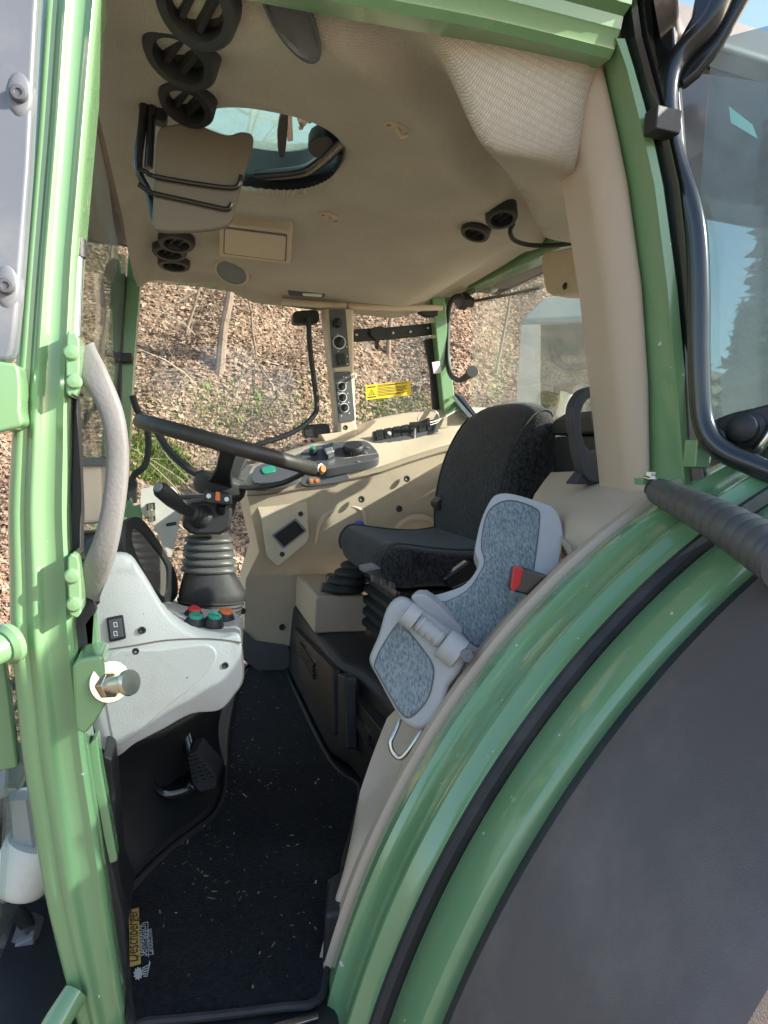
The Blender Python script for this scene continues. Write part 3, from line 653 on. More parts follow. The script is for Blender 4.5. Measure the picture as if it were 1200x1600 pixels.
outer2 = [ray_rect(math.atan2(p[1] - HY, p[0] - HX), -.15, 1.03, .955, 2.46) for p in hole2]
outer2 = [(x, max(y, near_edge(x))) for x, y in outer2]
K = 60
for p0 in (1.03,):
    rows.append([Vector((HX + (p[0] - HX) * .97, HY + (p[1] - HY) * .97, 1.50)) for p in hole2])
    rows.append([Vector((HX + (p[0] - HX) * .985, HY + (p[1] - HY) * .985, 1.455)) for p in hole2])
for k in range(K + 1):
    t = k / K; r = []
    for a, b in zip(hole2, outer2):
        x, y = lerp(a[0], b[0], t), lerp(a[1], b[1], t); r.append(Vector((x, y, LZ(x, y))))
    rows.append(r)
rows.append([p + Z * .08 for p in rows[-1]])
MB().loft(rows, cap=False).build('lining_shell', 'headliner', roof, angle=70)
def onceil(px, py, drop=0):
    z = 1.37
    for _ in range(12):
        q = P(px, py, z=z); z = lerp(z, LZ(q.x, q.y) - drop, .7)
    return q
def ceil_n(q):
    e = .02; return Vector(((LZ(q.x + e, q.y) - LZ(q.x - e, q.y)) / (2 * e), (LZ(q.x, q.y + e) - LZ(q.x, q.y - e)) / (2 * e), -1)).normalized()
def vent(px, py, r, lab, tilt=(0, 0, 0), rot=.4):
    q = onceil(px, py); n = (ceil_n(q) * .6 + Vector((0, 0, -.4)) + Vector(tilt)).normalized()
    q = q + n * .014
    v = MB().lathe([(r * .98, -.04), (r, .003), (r * .93, .009), (r * .70, .010), (r * .66, .004), (r * .64, -.02), (.0001, -.022)], q, n, 36).build('air_vent', 'black_plastic', roof, label=lab)
    M_ = frame(q, n, (math.cos(rot), math.sin(rot), 0)).to_3x3()
    for k in (-.24, .24):
        MB().box(q + M_ @ Vector((k * r, 0, -.010)), (r * .16, r * 1.12 * math.sqrt(1 - (k / .7) ** 2), .020), M_ @ Matrix.Rotation(.4, 3, 'Y')).build('louvre', 'black_plastic', v, bevel=.001)
vent(312, 2, .056, 'black round vent at the upper edge', (-.25, -.25, 0)); vent(286, 78, .058, 'black round vent, second above the visor', (-.25, -.35, 0)); vent(295, 152, .050, 'black round vent just above the visor', (-.25, -.3, 0))
vent(276, 371, .052, 'far black vent below the visor, upper', (0, -.1, 0)); vent(265, 386, .050, 'far black vent below the visor, middle', (0, -.1, 0)); vent(272, 406, .050, 'far black vent below the visor, lower', (0, -.1, 0))
vent(783, 331, .040, 'small black vent beside the bulge', (-.25, -.1, 0)); vent(745, 355, .040, 'small black vent beside the cable', (-.25, -.1, 0))
# oval recess at the upper edge, hooks, lid, round grille, reading lamp
q = onceil(455, 28, .012); MB().lathe([(.045, -.03), (.045, .003), (.040, .004), (.034, -.001), (.0001, -.002)], q, ceil_n(q), 30, u=(.6, .8, 0), sc=(1.5, .62)).build('oval_handle', 'dark_grey', roof, label='dark oval recess near the door header')
def hook(px, py):
    q = onceil(px, py); n = ceil_n(q)
    h_ = MB().lathe([(.022, -.004), (.022, .003), (.018, .005), (.0001, .005)], q, n, 24, u=(1, .3, 0), sc=(1.25, .62)).build('coat_hook', 'beige', roof)
    MB().tube(sm([q + n * .002, q + n * .014 + Vector((.004, -.006, 0)), q + n * .024 + Vector((.010, -.012, 0)), q + n * .020 + Vector((.020, -.014, 0))], 4, False), .0045, 10).build('hook_arm', 'beige', h_)
    for s_ in (-1, 1): screw(h_, q + n * .0045 + Vector((s_ * .017, s_ * .004, 0)), n, .45, SCREW_HOLE)
hook(620, 196); hook(514, 336)
def ceil_poly(px, dz, th): return [onceil(*p) + Z * -dz for p in px], (0, 0, th)
lid_px = [(343, 349), (455, 362), (453, 413), (342, 400)]
qs = [onceil(*p) for p in lid_px]
n_ = (qs[1] - qs[0]).cross(qs[3] - qs[0]).normalized(); n_ = n_ if n_.z < 0 else -n_
p0 = sum(qs, Vector()) / 4 + n_ * .022
lidf = plate('service_lid', 'beige', roof, rrect([PL(*p, p0, n_) for p in lid_px], .06), -n_ * .03, bevel=.003, label='rectangular beige lid in the roof lining')
plate('lid_groove', 'dark_grey', lidf, rrect([PL(*p, p0, n_) + n_ * .0015 for p in [(350, 354), (449, 366), (447, 408), (349, 396)]], .05), -n_ * .003)
plate('lid_panel', 'beige', lidf, rrect([PL(*p, p0, n_) + n_ * .004 for p in [(352, 356), (447, 368), (445, 406), (351, 394)]], .05), -n_ * .004, bevel=.0015)
q = onceil(363, 424, .014); n2 = (ceil_n(q) + Vector((0, -.5, 0))).normalized()
g = MB().lathe([(.056, -.008), (.056, .004), (.050, .008), (.044, .006), (.042, .002), (.0001, .003)], q, n2, 36).build('speaker_grille', 'beige', roof)
MB().lathe([(.044, .0064), (.0465, .009), (.049, .0066)], q, n2, 36).build('grille_ring', 'mid_grey', g)
q = onceil(478, 457)
lamp = plate('reading_lamp', 'dark_grey', roof, rrect([PL(*p, q, (0, -.75, -.66)) + Vector((0, -.004, -.004)) for p in [(449, 451), (508, 454), (507, 464), (451, 461)]], .35), (0, .02, .02), bevel=.002)
plate('lamp_lens', 'white_plastic', lamp, rrect([PL(*p, q, (0, -.75, -.66)) + Vector((0, -.007, -.007)) for p in [(472, 456), (503, 457.5), (502, 462), (473, 460)]], .35), (0, .004, .004), bevel=.001)
# padded lower edge rail of the far overhead tray
for a, b in (((440, 471), (540, 478)), ((543, 478), (690, 482))):
    MB().tube([P(a[0], a[1], y=2.42), P((a[0] + b[0]) / 2, (a[1] + b[1]) / 2 + 1, y=2.40), P(b[0], b[1], y=2.42)], .013, 10).build('edge_rail', 'beige', roof)

# ================================================================ sun visor
vy = 1.36
vis = thing('sun_visor', 'grey brown sun visor folded down on black wire clips under the roof', 'sun visor', P(310, 275, y=vy))
vo = sm(PS([(247, 205), (262, 195), (300, 191), (330, 202), (356, 210), (376, 205), (394, 209), (396, 225), (389, 250), (378, 290), (370, 320), (362, 345), (345, 356), (300, 361), (246, 360), (238, 345), (240, 300), (243, 250)], y=vy), 3)
MB().prism(vo, (0, .018, 0)).build('panel', 'mid_brown' if 'mid_brown' in MAT else 'dark_grey', vis, bevel=.006, segs=3)
for a in ([(214, 262), (228, 268), (240, 275), (300, 286), (355, 293), (372, 290), (377, 274)], [(216, 288), (232, 298), (245, 303), (300, 315), (345, 325), (357, 326), (362, 318)]):
    MB().tube(sm(PS(a, y=vy - .006), 4, False), .0045, 8).build('clip_wire', 'black_gloss', vis)
for a in ([(226, 150), (222, 200), (216, 262), (232, 300), (240, 345)], [(238, 152), (236, 200), (232, 262)]):
    MB().tube(sm(PS(a, y=vy + .02), 4, False), .008, 10).build('rail', 'black_gloss', vis)
plate('rail_head', 'black_plastic', vis, sm(PS([(218, 148), (250, 150), (262, 172), (258, 190), (240, 185), (222, 190)], y=vy + .02), 3), (0, .03, 0), bevel=.004)

# ================================================================ roof hatch wiper arm seen through the hatch
hb = thing('hatch_latch', 'black hatch latch with steel plates inside the roof opening', 'latch', P(500, 235, z=1.47))
MB().tube(sm([P(552, 205, z=1.45), P(530, 225, z=1.455), P(500, 252, z=1.46), P(470, 268, z=1.46), P(400, 275, z=1.465)], 4, False), .014, 12).build('latch_bar', 'black_gloss', hb)
plate('latch_block', 'black_plastic', hb, sm(PS([(485, 222), (508, 212), (524, 226), (520, 246), (498, 250), (482, 238)], z=1.455), 2), (0, 0, .03), bevel=.004)
for a in ([(447, 178), (456, 176), (458, 220), (449, 222)], [(462, 180), (488, 178), (478, 196), (470, 204)]):
    plate('latch_plate', 'steel', hb, PS(a, z=1.482), (0, 0, .006), bevel=.001)
plate('latch_fin', 'black_plastic', hb, sm(PS([(440, 178), (450, 178), (448, 220), (444, 245), (436, 244), (433, 210)], z=1.478), 2), (0, 0, .014), bevel=.002)
for px, py in [(478, 182), (470, 200), (483, 190)]: screw(hb, P(px, py, z=1.478), (0, 0, -1), .7, SCREW_S)

# ================================================================ speaker box and cable at the rear header
spk = thing('speaker_box', 'small beige box hung under the rear header with a black cable', 'speaker', P(890, 425, x=.98))
a = PS([(846, 400), (860, 393), (905, 384), (918, 386), (918, 450), (908, 458), (862, 462), (850, 445)], x=.96)
MB().prism(sm(a, 2), (.07, 0, 0)).build('housing', 'beige', spk, bevel=.006, segs=3)
screw(spk, P(882, 447, x=.957), (-1, 0, 0), .9, SCREW_HOLE)
MB().tube(sm([onceil(802, 350), onceil(797, 362, .02), onceil(805, 376, .03), P(830, 383, x=.90), P(868, 383, x=.94), P(905, 378, x=.96)], 5, False), .006, 10).build('cable', 'rubber', spk)
wl = thing('work_light', 'round work lamp hanging outside behind the rear window top', 'work light', P(770, 440, x=1.22))
MB().lathe([(.0001, .02), (.045, .015), (.052, 0), (.045, -.03), (.02, -.05)], P(768, 441, x=1.2), (.5, -.5, -.2), 24, sc=(1, .8)).build('lamp_head', 'dark_grey', wl)
MB().lathe([(.0001, .026), (.038, .024), (.042, .016)], P(768, 441, x=1.2), (-.5, -.5, -.3), 24).build('lens', 'white_plastic', wl)
MB().tube([P(770, 428, x=1.22), Vector((1.22, P(770, 428, x=1.22).y, 1.49))], .012, 8).build('stem', 'black_plastic', wl)
wp = thing('rear_wiper', 'thin black wiper arm across the top of the rear window', 'wiper', P(740, 470, x=1.10))
MB().tube([P(738, 471, x=1.10), P(800, 459, x=1.10), P(852, 447, x=1.10)], .006, 8).build('arm', 'black_plastic', wp)
MB().lathe([(.02, -.01), (.02, .02), (.012, .03), (.0001, .03)], P(735, 472, x=1.10), (-1, 0, 0), 16).build('pivot', 'black_plastic', wp)

# ================================================================ far side handles
wh = thing('window_handle', 'long bent black tube handle of the far side window', 'handle', P(480, 600, y=2.44))
MB().tube(sm(PS([(482, 495), (484, 540), (490, 590), (495, 630), (491, 648), (470, 668), (440, 683), (405, 694), (372, 708), (364, 725), (366, 750)], y=2.42), 5, False), .0095, 12).build('tube', 'black_plastic', wh)
for c_ in ((478, 494), (495, 672)):
    qd = [(c_[0] - 20, c_[1] - 8), (c_[0] + 20, c_[1] - 11), (c_[0] + 22, c_[1] + 11), (c_[0] - 20, c_[1] + 12)]
    plate('mount', 'black_plastic', wh, rrect(PS(qd, y=2.43), .4), (0, .05, 0), bevel=.004)
gr = thing('grab_rail', 'black J shaped grab rail hanging by the far rear post', 'grab rail', P(705, 475, x=.97))
MB().tube(sm([P(722, 462, x=1.02), P(708, 466, x=.99), P(701, 485, x=.97), P(699, 530, x=.97), P(700, 570, x=.97), P(706, 588, x=.965), P(720, 594, x=.96), P(731, 586, x=.955)], 5, False), .0095, 12).build('rod', 'black_plastic', gr)
MB().tube([P(722, 593, x=.962), P(731, 587, x=.956), P(738, 580, x=.952)], [.011, .013, .021], 14).build('tip', 'rubber', gr)
plate('bracket', 'black_plastic', gr, PS([(704, 468), (722, 456), (730, 468), (716, 484)], x=1.03), (.03, 0, 0), bevel=.004)
rk = thing('rear_window_strut', 'black gas strut at the lower corner of the rear window', 'strut', P(700, 615, x=1.03))
MB().tube([P(697, 606, x=1.03), P(712, 628, x=1.02), P(728, 650, x=1.01)], .010, 10).build('cylinder', 'black_gloss', rk)
plate('bracket', 'black_plastic', rk, PS([(700, 610), (716, 618), (742, 652), (720, 656)], x=1.045), (.02, 0, 0), bevel=.003)
MB().tube([P(708, 620, x=1.0), P(736, 652, x=.99)], .006, 8).build('rod', 'steel', rk)

# ================================================================ rear wheel arch
CX, CZ, CR = 1.357, -.25, 1.148
def arc(th, y, dr=0): return Vector((CX - (CR + dr) * math.cos(th), y, CZ + (CR + dr) * math.sin(th)))
fen = thing('rear_fender', 'green and dark grey rear wheel fender curving up below the open door', 'fender', (.6, .7, -.1))
TH = [R(a) for a in np.linspace(-4, 78, 70)]
def band(name, m, prof, par=fen, th=TH, label=None, angle=35):
    """prof: (y, radial offset) across the arch, swept round the wheel"""
    return MB().sheet([[arc(t, y, d) for y, d in prof] for t in th]).build(name, m, par, angle=angle, label=label)
band('green_edge', 'green', [(.925, -.03), (.922, .0), (.905, .010), (.875, .014), (.865, .006), (.855, .004), (.815, .006), (.805, .013), (.795, .013), (.785, .004), (.770, -.002), (.752, -.004), (.752, -.02)], label='glossy green rolled door frame edge above the wheel')
band('edge_seal', 'rubber', [(.752, -.022), (.752, .006), (.746, .013), (.738, .013), (.732, .006), (.731, -.022)])
band('green_band', 'green', [(.731, -.02), (.731, -.006), (.726, -.002), (.665, .004), (.655, .004), (.650, -.001), (.648, -.012), (.646, -.03)], label='green inner strip of the fender')
band('gap_strip', 'black_plastic', [(.648, -.016), (.640, -.012), (.626, -.014), (.622, -.03)])
gpf = [(.626, -.04), (.626, -.012), (.622, -.004), (.60, .0)] + [(y, 0) for y in np.linspace(.56, .40, 6)] + [(.375, -.003), (.36, -.014), (.352, -.04), (.352, -.10)]
band('outer_cover', 'fender_grey', gpf, label='matt dark grey outer fender cover')
# inner beige arch cover
def ymax(t):  # inner edge of the beige cover by angle
    return interp([(R(-4), .94), (R(12), .955), (R(19), .985), (R(24), 1.05), (R(30), 1.09), (R(33), 1.06), (R(35), .968), (R(51), .966), (R(53), 1.10), (R(57), 1.28), (R(62), 1.36), (R(80), 1.5)], t)
TI = [R(a) for a in np.linspace(4, 62, 88)]
MB().sheet([[arc(t, y, d) for y, d in [(.918, -.03), (.920, .004), (.928, .012), (.945, .010), (.953, .004)]] for t in [R(a) for a in np.linspace(6, 62, 60)]]).build('lip_trim', 'beige_pink', fen, angle=50)
rws = []
for t in TI:
    ym = ymax(t); r = []
    dip = .055 * sstep(R(21), R(28), t) * (1 - sstep(R(50), R(54), t))
    for k in range(13):
        f_ = math.sin(math.pi * k / 12); r.append(arc(t, lerp(.948, ym, (k / 12) ** 1.5), .001 + .012 * f_ - dip * max(0, f_) ** .5))
    r += [arc(t, ym + .02, -.012), arc(t, ym + .03, -.04), arc(t, ym + .035, -.16), arc(t, ym + .035, -.34)]
    rws.append(r)
MB().sheet(rws).build('arch_cover', 'beige_pink', fen, angle=60, label='beige moulded inner arch cover')
plate('arch_wall', 'black_plastic', fen, [arc(R(a), .975, -.10) for a in range(-4, 92, 4)] + [Vector((CX, .975, -.4))], (0, .012, 0))
plate('cover_foot', 'black_plastic', fen, [(.225, .93, -.005), (.30, .93, -.005), (.30, 1.04, -.005), (.25, 1.02, -.005)], (0, 0, .10), bevel=.01)

# ================================================================ rear shelf behind the seats
shelf = thing('rear_shelf', 'beige moulded shelf behind the seats below the rear window', 'shelf', (.9, 1.6, .70))
sp_ = [Vector(p) for p in [(.72, .96, .715), (.80, 1.12, .735), (.86, 1.36, .745), (.95, 1.50, .745), (.98, 2.2, .76), (1.09, 2.3, .76), (1.09, .96, .745)]]
MB().prism(sp_, (0, 0, -.30)).build('shelf_top', 'beige', shelf, bevel=.03, segs=4)

# ================================================================ far side console
con = thing('side_console', 'beige moulded side console with control panels along the far window', 'console', (.6, 2.3, 0))
def cl(px, py, y): return P(px, py, y=y)
top_near = [(386, 770), (420, 768), (480, 757), (540, 745), (590, 735), (640, 718), (700, 700), (760, 690)]
top_mid = [(384, 752), (425, 742), (482, 727), (545, 715), (600, 706), (650, 694), (704, 680), (760, 672)]
top_far = [(395, 728), (440, 710), (490, 694), (540, 686), (578, 683), (640, 680), (705, 664), (760, 655)]
ridge = [(398, 726), (445, 706), (495, 690), (540, 676), (575, 662), (635, 648), (705, 640), (760, 640)]
back = [(400, 727), (447, 708), (497, 690), (545, 672), (580, 656), (640, 644), (705, 637), (760, 637)]
lo1 = [(392, 800), (425, 800), (482, 792), (540, 782), (590, 770), (640, 760), (700, 745), (760, 735)]
lo2 = [(405, 862), (430, 862), (482, 862), (540, 862), (590, 860), (640, 858), (700, 850), (760, 850)]
lo3 = [(384, 905), (420, 905), (475, 905), (540, 905), (590, 905), (640, 905), (700, 905), (760, 905)]
lo4 = [(381, 1005), (420, 1008), (470, 1010), (540, 1010), (590, 1010), (640, 1010), (700, 1010), (760, 1010)]
rr_ = []
for row, y in ((lo4, 2.36), (lo3, 2.33), (lo2, 2.24), (lo1, 2.185), (top_near, 2.16), (top_near, 2.158), (top_mid, 2.175), (top_far, 2.36), (ridge, 2.43), (back, 2.47)):
    pts = PS(row, y=y)
    if row is top_near and y == 2.158: pts = [p + Z * .012 + Y * -.006 for p in pts]
    rr_.append(sm(pts, 4, False))
body = MB().sheet(rr_).build('console_body', 'beige', con, angle=60)
# front end cap of the console towards the windscreen
ec = MB(); ec.sheet([[r[0] for r in rr_], [Vector((r[0].x - .005, 2.49, r[0].z)) for r in rr_]]); ec.build('end_cap', 'beige', con, angle=50)
# lower rubber skirt
MB().prism(PS([(380, 985), (400, 1003), (450, 1010), (470, 1060), (440, 1075), (378, 1030)], y=2.34), (0, .1, 0)).build('skirt', 'dark_grey', con, bevel=.004)
def con_n(k=0): return Vector((0, -1, .15)).normalized()
# door panel with dark display, seams
pn = plate('access_panel', 'beige', con, rrect([P(*p, y=2.178) for p in [(398, 782), (479, 777), (483, 845), (434, 886), (418, 870), (408, 810)]], .14), (0, .02, 0), bevel=.004)
plate('panel_frame', 'mid_grey', pn, rrect([P(*p, y=2.1745) for p in [(424, 836), (462, 809), (480, 829), (443, 858)]], .08), (0, .004, 0), bevel=.001)
plate('display', 'black_gloss', pn, rrect([P(*p, y=2.1715) for p in [(428, 837), (461, 813), (476, 829), (444, 854)]], .06), (0, .003, 0))
for px, py in [(470, 803), (441, 866)]: screw(pn, P(px, py, y=2.176), (0, -1, .1), .8, SCREW_HOLE)
for px, py, yy in [(565, 780, 2.166), (636, 748, 2.162), (624, 795, 2.175), (441, 980, 2.345), (379, 955, 2.33)]: screw(con, P(px, py, y=yy), (0, -1, .1), 1.1, SCREW_HOLE)
MB().tube(sm(PS([(a, b + 4) for a, b in top_near], y=2.156), 4, False), .0022, 6).build('seam', 'mid_brown', con)
# moulded pocket rim
pk = sm(PS([(492, 850), (500, 815), (520, 796), (545, 790), (566, 800), (572, 830)], y=2.203), 5, False)
MB().tube(pk, [.004 + .008 * math.sin(math.pi * i / (len(pk) - 1)) for i in range(len(pk))], 8).build('pocket_rim', 'beige', con)
pk = sm(PS([(606, 845), (630, 815), (660, 808), (684, 820), (690, 840)], y=2.20), 5, False)
MB().tube(pk, [.004 + .007 * math.sin(math.pi * i / (len(pk) - 1)) for i in range(len(pk))], 8).build('pocket_rim', 'beige', con)
# blue knob
bk = P(559, 822, y=2.15); MB().lathe([(.008, -.03), (.008, 0), (.018, .004), (.021, .014), (.018, .024), (.0001, .028)], bk, (0, -1, .1), 24).build('blue_knob', 'blue', con, label='round blue knob')
# sloped control panel: plane through the console top
pa, pb, pc = P(400, 745, y=2.20), P(590, 712, y=2.21), P(540, 684, y=2.37)
pn_ = (pb - pa).cross(pc - pa).normalized(); pn_ = pn_ if pn_.z > 0 else -pn_
pq = pa + pn_ * .024
def tp_(px, py, h=0): return PL(px, py, pq + pn_ * h, pn_)
cp = plate('control_panel', 'dark_grey', con, sm([tp_(*p) for p in [(470, 707), (500, 695), (560, 688), (578, 693), (592, 710), (584, 718), (540, 727), (500, 733), (476, 722)]], 3), -pn_ * .03, bevel=.002)
MB().lathe([(.034, 0), (.034, .022), (.030, .027), (.0001, .027)], tp_(553, 706), pn_, 40).build('rotary_dial', 'black_plastic', cp)
kn = MB()
for k in range(24):
    a = k * math.pi / 12; u = pn_.orthogonal().normalized(); w = pn_.cross(u); kn.box(tp_(553, 706) + pn_ * .012 + (u * math.cos(a) + w * math.sin(a)) * .0345, (.003, .003, .018))
kn.build('dial_ribs', 'rubber', cp)
MB().lathe([(.014, 0), (.012, .012), (.010, .02), (.0001, .02)], tp_(489, 709), pn_, 20).build('knob', 'black_plastic', cp)
MB().lathe([(.009, .02), (.008, .026), (.0001, .026)], tp_(489, 709), pn_, 16).build('knob_cap', 'teal', cp, label='small turquoise knob cap')
plate('lever_knob', 'black_gloss', cp, [tp_(*p) for p in [(503, 706), (522, 700), (524, 714), (512, 720)]], pn_ * .025, bevel=.005)
plate('lever_top', 'mid_grey', cp, [tp_(*p, .025) for p in [(506, 705), (520, 701), (521, 708), (510, 712)]], pn_ * .01, bevel=.004)
for px, py in [(535, 700), (560, 722), (575, 700), (572, 708)]: MB().lathe([(.006, 0), (.006, .003), (.0001, .003)], tp_(px, py), pn_, 12).build('button', 'mid_grey', cp, bevel=0)
cp2 = plate('indicator_panel', 'dark_grey', con, sm([tp_(*p) for p in [(393, 742), (402, 728), (425, 722), (452, 727), (470, 735), (462, 744), (430, 752), (398, 754)]], 3), -pn_ * .03, bevel=.002)
plate('indicator_lens', 'teal', cp2, rrect([tp_(*p, .001) for p in [(408, 732), (428, 727), (432, 737), (412, 742)]], .3), pn_ * .003, bevel=.001)
# oval orange switch pod on the near edge
pod = plate('switch_pod', 'dark_grey', con, sm(PS([(466, 750), (474, 742), (500, 738), (530, 735), (545, 742), (540, 752), (510, 757), (478, 760)], y=2.150), 3), (0, .02, 0), bevel=.004)
pl = plate('pod_lens', 'mid_brown', pod, rrect(PS([(481, 746), (500, 744), (501, 755), (482, 757)], y=2.1475), .4), (0, .004, 0), bevel=.001)
for px in (486, 495): MB().lathe([(.006, 0), (.006, .002), (.0001, .003)], P(px, 751, y=2.147), (0, -1, 0), 14).build('pod_light', 'orange', pl)
# rocker switch row on the sloped back
ra, rb, rc = P(583, 684, y=2.37), P(685, 668, y=2.37), P(580, 664, y=2.43)
rn = (rb - ra).cross(rc - ra).normalized(); rn = rn if rn.y < 0 else -rn
def rk_(px, py, h=0): return PL(px, py, ra + rn * (.040 + h), rn)
rp_ = plate('switch_row', 'dark_grey', con, rrect([rk_(*p) for p in [(581, 674), (680, 655), (686, 676), (586, 696)]], .08), -rn * .05, bevel=.002)
for k in range(7):
    x0 = 587 + k * 13.2; y0 = 676 - k * 2.5
    plate('rocker', 'black_plastic', rp_, [rk_(x0, y0 - 2), rk_(x0 + 10.5, y0 - 4), rk_(x0 + 12, y0 + 11), rk_(x0 + 1.5, y0 + 13)], rn * .006, bevel=.0015)
MB().lathe([(.007, .006), (.006, .012), (.0001, .012)], rk_(608, 680), rn, 12).build('switch_light', 'print_white', rp_)
# small joystick and looped wires on the console
js = thing('key_lever', 'small grey lever standing on the far console with looped wires above', 'lever', P(647, 700, y=2.28))
MB().tube([P(647, 702, y=2.28), P(647, 690, y=2.28), P(648, 672, y=2.285), P(650, 660, y=2.29)], [.009, .006, .003, .003], 10).build('stem', 'mid_grey', js)
MB().tube(sm([P(640, 664, y=2.29), P(660, 662, y=2.28), P(672, 655, y=2.27)], 4, False), [.010] * 8 + [.006], 10).build('head', 'black_plastic', js)
MB().tube(sm([P(660, 662, y=2.28), P(680, 658, y=2.3), P(698, 650, y=2.33), P(715, 640, y=2.36)], 5, False), .0022, 6).build('wire', 'white_plastic', js)
MB().tube(sm([P(658, 668, y=2.29), P(652, 655, y=2.30), P(660, 643, y=2.31), P(674, 640, y=2.31), P(684, 646, y=2.31), P(686, 658, y=2.31), P(672, 664, y=2.29)], 5, False), .0012, 6).build('wire', 'steel', js)

# ================================================================ front console
fc = thing('front_console', 'pale grey moulded front console with coloured knobs below the steering column', 'console', (0, 1.5, 0))
FY = 1.16
def ring_at(pts, y, n=3): return sm(PS(pts, y=y), n)
near = [(120, 905), (150, 874), (196, 868), (222, 898), (262, 940), (300, 962), (345, 966), (372, 966), (380, 985), (383, 1060), (368, 1088), (345, 1112), (300, 1118), (255, 1142), (210, 1165), (172, 1186), (140, 1120)]
nr = PS(near, y=FY)
def shrink(ps, k, dy, c=None):
    c = c or sum(ps, Vector()) / len(ps); return [c + (p - c) * k + Y * dy for p in ps]
mid_ = [P(a, b - 6, y=FY + .20) if 4 <= i <= 8 else P(a, b, y=FY) + Y * .20 for i, (a, b) in enumerate(near)]
for i_ in range(5): mid_[i_].z = min(mid_[i_].z, .47)
far_ = [p + Y * .58 - (Z * .10 if i < 9 else Z * 0) for i, p in enumerate(mid_)]
for i_, (a_, b_) in {4: (262, 962), 5: (300, 990), 6: (345, 996), 7: (371, 992), 8: (379, 1005)}.items(): nr[i_] = P(a_, b_, y=FY)
fcb = MB(); fcb.loft([sm(shrink(nr, .86, -.004), 4), sm(shrink(nr, .955, -.002), 4), sm(shrink(nr, .99, .006), 4), sm(shrink(nr, 1.0, .03), 4), sm(mid_, 4), sm(far_, 4)])
fcb.build('console_shell', 'pale_grey', fc, angle=50)
# raised lower panel with a curved seam
plate('lower_panel', 'pale_grey', fc, sm(PS([(165, 1026), (250, 1014), (310, 1006), (330, 1008), (340, 1022), (332, 1044), (300, 1076), (250, 1116), (190, 1166), (170, 1140)], y=FY - .006), 3), (0, .02, 0), bevel=.005, segs=3)
# light switch
ls = plate('light_switch', 'black_plastic', fc, rrect(PS([(166, 966), (192, 961), (197, 998), (171, 1004)], y=FY - .008), .1), (0, .02, 0), bevel=.002)
plate('switch_rocker', 'dark_grey', ls, rrect(PS([(169, 970), (189, 966), (193, 995), (173, 1000)], y=FY - .012), .08), (0, .006, 0), bevel=.0015)
ic = MB()
for cy in (976, 990):
    for dx in (0, 5): ic.add(PS([(177 + dx, cy - 3), (178.2 + dx, cy - 3), (179 + dx, cy + 4), (177.8 + dx, cy + 4)], y=FY - .0128), [(0, 1, 2, 3)])
    ic.add(PS([(177, cy - 3.5), (183, cy - 4.4), (183, cy - 3.2), (177, cy - 2.3)], y=FY - .0128), [(0, 1, 2, 3)])
    ic.add(PS([(178, cy + 3), (184, cy + 2), (184, cy + 3.2), (178, cy + 4.2)], y=FY - .0128), [(0, 1, 2, 3)])
ic.build('switch_icons', 'print_white', ls, flat=True)
screw(fc, P(222, 985, y=FY - .007), (0, -1, 0), .6, SCREW_HOLE)
MB().tube(sm(PS([(140, 1018), (200, 1010), (262, 1000), (330, 998), (379, 1004)], y=FY - .0045), 4, False), .0013, 6).build('seam', 'mid_brown', fc)
for px, py in ((212, 1018), (352, 1040), (150, 940)): screw(fc, P(px, py, y=FY - .006), (0, -1, 0), .55, SCREW_HOLE)
# coloured rubber knobs on top
for px, py, yy, m_, lab in [(302, 963, 1.31, 'red', 'red'), (304, 974, 1.235, 'teal', 'left green'), (333, 974, 1.235, 'teal', 'right green'), (351, 966, 1.30, 'orange', 'orange')]:
    q = P(px, py, y=yy); kb = MB().lathe([(.020, -.03), (.020, .0), (.017, .006), (.012, .014), (.0001, .014)], q, (.15, -.25, 1), 24).build('console_knob', 'black_plastic', fc, label=lab + ' capped push knob')
    MB().lathe([(.0125, .012), (.0125, .016), (.009, .019), (.0001, .018)], q, (.15, -.25, 1), 24).build('knob_cap', m_, kb)
# instrument hood with curved lens
ih = thing('instrument_binnacle', 'black instrument hood with reflecting oval lens left of the steering column', 'instruments', P(235, 900, y=1.45))
o1 = [(190, 836), (197, 812), (216, 806), (236, 826), (262, 868), (277, 900), (278, 932), (262, 946), (240, 934), (212, 896), (193, 862)]
i1 = [(206, 838), (210, 826), (220, 828), (238, 848), (258, 876), (263, 892), (262, 922), (256, 932), (240, 918), (222, 886), (210, 858)]
def iy(px): return 1.26 + (px - 190) / 88 * .34
oo = [P(a, b, y=iy(a)) for a, b in o1]; ii = [P(a, b, y=iy(a)) for a, b in i1]
nrm = Vector((.75, -.5, .45)).normalized()
MB().loft([sm([p - nrm * .10 for p in oo], 4), sm([p - nrm * .01 for p in oo], 4), sm(shrink(oo, .97, 0), 4), sm(ii, 4), sm([p - nrm * .012 for p in ii], 4)]).build('hood', 'black_plastic', ih, angle=50)
MB().add(sm([p - nrm * .006 for p in ii], 4), [tuple(range(44))]).build('lens', 'lens_mirror' if 'lens_mirror' in MAT else 'black_gloss', ih)
